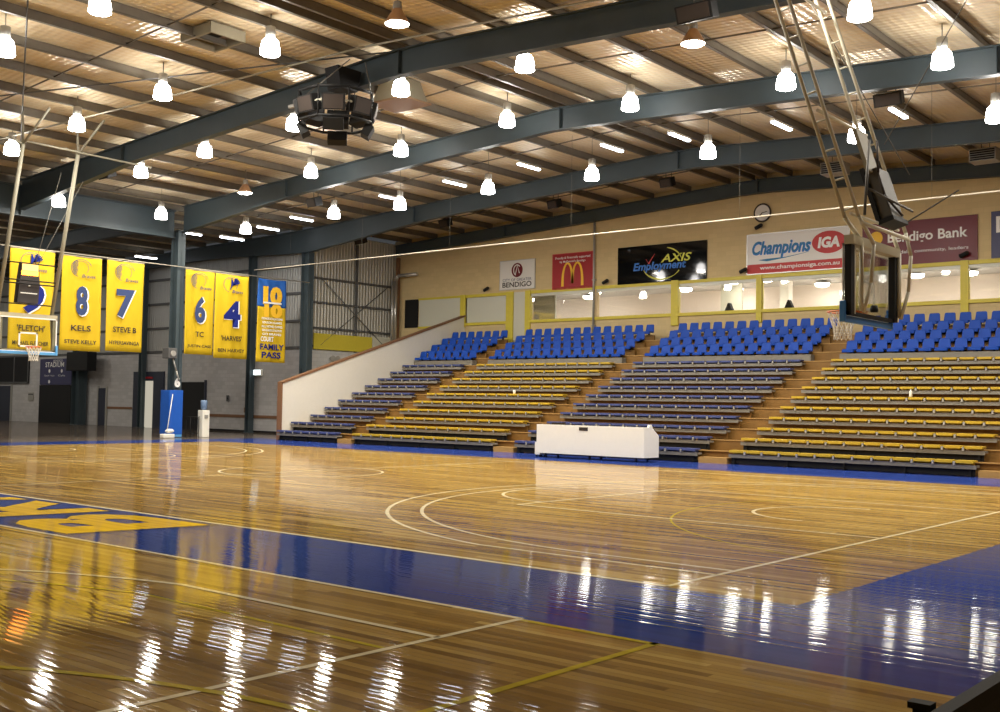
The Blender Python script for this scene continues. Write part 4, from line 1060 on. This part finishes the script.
# ------------------------------------------------------------------ far end: doors, pad, cooler, mop
o = bpy.data.objects.new('door_2', None); C.objects.link(o); tag(o, 'dark doorway with a lit pale opening left of the blue pad', 'door', None, 'structure')
MB().box(-48.5, -45.6, 24.3, 24.39, 0, 3.0).build('door_frame', m_door, o)
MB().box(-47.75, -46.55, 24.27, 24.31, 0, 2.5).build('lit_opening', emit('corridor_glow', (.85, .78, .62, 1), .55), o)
MB().box(-47.6, -46.6, 24.26, 24.3, 2.62, 2.72).build('door_closer', m_red, o)
for i, (a, b_, z, lb) in enumerate(((-44.25, -41.95, 2.44, 'black doorway behind the water cooler'), (-52.1, -51.3, 2.1, 'narrow dark door right of the dark column'), (-64.4, -62.5, 2.2, 'dark door under the left hoop'))):
    o = bpy.data.objects.new('door_%d' % (i+3), None); C.objects.link(o); tag(o, lb, 'door', None, 'structure')
    MB().box(a, b_, 24.33, 24.39, 0, z).build('door_leaf', m_void if i == 0 else m_door, o)  # the first is a black sheet standing in for an unlit opening
    MB().box(a-.1, a, 24.3, 24.4, 0, z+.1).build('door_jamb', m_gear if i else m_door, o)
    MB().box(b_, b_+.1, 24.3, 24.4, 0, z+.1).build('door_jamb', m_gear if i else m_door, o)
o = bpy.data.objects.new('door_6', None); C.objects.link(o); tag(o, 'wide black opening under the stadium sign', 'door', None, 'structure')
MB().box(-58.9, -55.2, 24.33, 24.39, 0, 2.25).build('opening', m_void, o)
o = bpy.data.objects.new('window_20', None); C.objects.link(o); tag(o, 'dark window behind the left backboard', 'window', None, 'structure')
MB().box(-64.6, -60.3, 24.33, 24.39, 2.4, 4.0).build('pane', m_void, o)
mb = MB(); [mb.box(x, x+.1, 24.3, 24.4, 2.4, 4.0) for x in (-64.6, -62.2, -60.4)]; mb.box(-64.6, -60.3, 24.3, 24.4, 2.35, 2.45); mb.build('window_frame', m_girt, o)
t = thing('stadium_sign', 'navy sign with white lettering over the wide black opening', 'sign', (-57.0, 24.36, 2.28))
MB().box(-1.85, 1.85, -.05, 0, 0, 1.55).build('panel', m_navysign, t)
put_text('lettering', 'STADIUM', 2.2, .3, MY(-.1, -.055, 1.2), m_wprint, t, .01)
put_text('lettering', 'BENDIGO', 1.1, .13, MY(.3, -.055, 1.43), m_wprint, t)
for x, y in ((-.7, .82), (.75, .82), (-.7, .18)):
    MB().prism([(x+.11*math.cos(a*PI/6), y+.11*math.sin(a*PI/6)) for a in range(12)], 'y', -.055, -.05).build('dot', m_wprint, t)
put_text('lettering', 'Courts 1 to 6', 1.2, .1, MY(-.7, -.055, .55), m_wprint, t); put_text('lettering', 'Cafe', .8, .1, MY(.75, -.055, .55), m_wprint, t)
# dark timing box on the dark column
t = thing('column_box', 'dark equipment box on the column beside the stadium sign', 'box', (-52.5, 23.45, 3.05))
MB().box(-1.1, 1.15, -.3, .28, 0, 1.05).build('case', m_dark, t, .02)
MB().box(-1.3, -1.1, -.2, .2, .1, .4).build('side_box', m_girt, t)
# padded column
t = thing('column_pad', 'blue vinyl pad wrapped around the steel column', 'pad', (-33.95, 17.2, 0))
mb = MB(); mb.prism(rrect(.74, .66, .10, 4), 'z', .12, 1.92); mb.build('pad', m_bluepad, t, .015)
MB().prism(rrect(.72, .64, .09, 4), 'z', .02, .12).build('pale_foot', m_sky_pad, t)
t = thing('court_number', 'white number six plate above the blue pad', 'sign', (-33.64, 17.22, 2.0))
put_text('digit', '6', .27, .42, MX(.03, 0, .25), m_wprint, t, .06)
MB().box(-.055, .02, -.14, .14, .02, .48).build('plate', m_steel, t)
t = thing('loudspeaker', 'small grey bracketed device on the padded column', 'device', (-33.5, 16.9, 3.2))
MB().box(-.3, .15, -.3, .1, 0, .42).build('body', m_girt, t, .02); MB().tube((.15, -.1, .2), (.2, -.1, .2), .12, 10).build('horn', m_gear, t)
MB().path([(.0, 0, 0), (.05, .15, -.5), (.02, .3, -.9)], .035, 6).build('arm', m_gear, t)
t = thing('mop', 'dust mop leaning on the blue pad with its white head down', 'mop', (-33.2, 16.55, 0))
MB().tube((.05, -.05, .25), (-.34, .42, 1.75), .018, 8).build('handle', m_white, t)
mb = MB(); mb.prism(rrect(.34, .55, .10, 4), 'z', .0, .16); mb.lathe([(.1, .2), (.2, .26), (.12, .36)], (0, .1, 0), 10); mb.build('head', m_net, t, .03)
t = thing('water_cooler', 'white water cooler with blue bottle beside the blue pad', 'water cooler', (-33.5, 18.45, 0))
MB().box(-.17, .17, -.17, .17, 0, 1.12).build('body', m_white, t, .015)
MB().lathe([(.05, 1.12), (.13, 1.17), (.14, 1.5), (.12, 1.53)], n=14).build('bottle', mat('blue_bottle', (.16, .24, .38, 1), .2), t)
MB().box(.17, .2, -.08, .08, .78, .92).build('tap_panel', m_gear, t)
t = thing('steel_stand', 'low black steel stand between the pad and the water cooler', 'stand', (-33.6, 17.98, 0))
mb = MB()
for x in (-.15, .15):
    for y in (-.2, .2): mb.tube((x, y, 0), (x, y, .82), .016, 6)
    mb.tube((x, -.2, .15), (x, .2, .15), .014, 6)
mb.build('frame', m_dark, t); MB().box(-.18, .18, -.23, .23, .82, .85).build('top', m_dark, t)
# fittings on the column by the stand and wall
t = thing('fire_extinguisher', 'dark extinguisher hung on the column beside the stand', 'extinguisher', (-33.9, 23.83, 2.1))
MB().lathe([(.06, 0), (.11, .03), (.11, .45), (.05, .55), (.03, .62)], (0, 0, 0), 12).build('cylinder', m_dark, t); MB().path([(0, 0, .62), (.08, 0, .72), (.0, .05, .95)], .02, 6).build('hose', m_dark, t)
t = thing('exit_sign', 'small lit exit sign below the ten banner', 'sign', (-37.6, 24.3, 2.75))
MB().box(-.3, .3, -.06, .06, 0, .3).build('case', m_white, t); MB().box(-.28, .28, -.07, -.06, .03, .27).build('lit_face', emit('exit_glow', (.75, .9, .95, 1), 2.2), t)
t = thing('wall_conduit', 'vertical grey conduit on the grey wall below the ten banner', 'conduit', (-38.2, 24.3, 1.0))
MB().tube((0, 0, 0), (0, 0, 2.9), .045, 8).build('pipe', m_girt, t); MB().box(-.35, -.1, -.05, .05, -.05, .2).build('tap_box', m_cap, t)
t = thing('wall_horn', 'round grey horn on the white block wall right of the column', 'horn', (-34.25, 26.1, 3.6))
for dy in (-.16, .14): MB().tube((0, dy, 0), (.18, dy, -.02), .06, 10, .16).build('horn', m_gear, t)
t = thing('switch_plate', 'small dark switch plate on the grey wall right of the black doorway', 'switch', (-40.0, 24.36, 1.6))
MB().box(-.08, .08, -.04, .0, -.12, .18).build('plate', m_girt, t); MB().box(-.03, .03, -.055, -.04, -.02, .07).build('rocker', m_dark, t)
t = thing('notice', 'small grey notice on the wall between left door and black opening', 'notice', (-60.0, 24.38, 1.55))
MB().box(-.35, .35, -.02, .0, -.25, .25).build('sheet', m_gear, t); MB().box(-.3, .3, -.025, -.02, .1, .18).build('print', m_girt, t)

# ------------------------------------------------------------------ barrier near the camera
t = thing('barrier', 'black barrier with pale top rail in the near right corner', 'barrier', (4.24, -3.0, 0))
MB().box(-.006, .018, -2.95, 3.5, .06, .86).build('panel', m_dark, t)
MB().box(-.012, .024, -2.97, 3.5, .86, .90).build('top_rail', m_rail, t)
for y in (-2.9, .2, 3.3): MB().box(-.3, .3, y-.04, y+.04, 0, .06).build('foot', m_dark, t)
t = thing('barrier_post', 'dark capped post end beside the barrier in the near corner', 'post', (4.182, -5.76, 0))
MB().box(-.018, .018, -.005, .025, 0, .885).build('post', m_dark, t); MB().box(-.027, .027, -.015, .025, .885, .90).build('cap', m_rail, t)
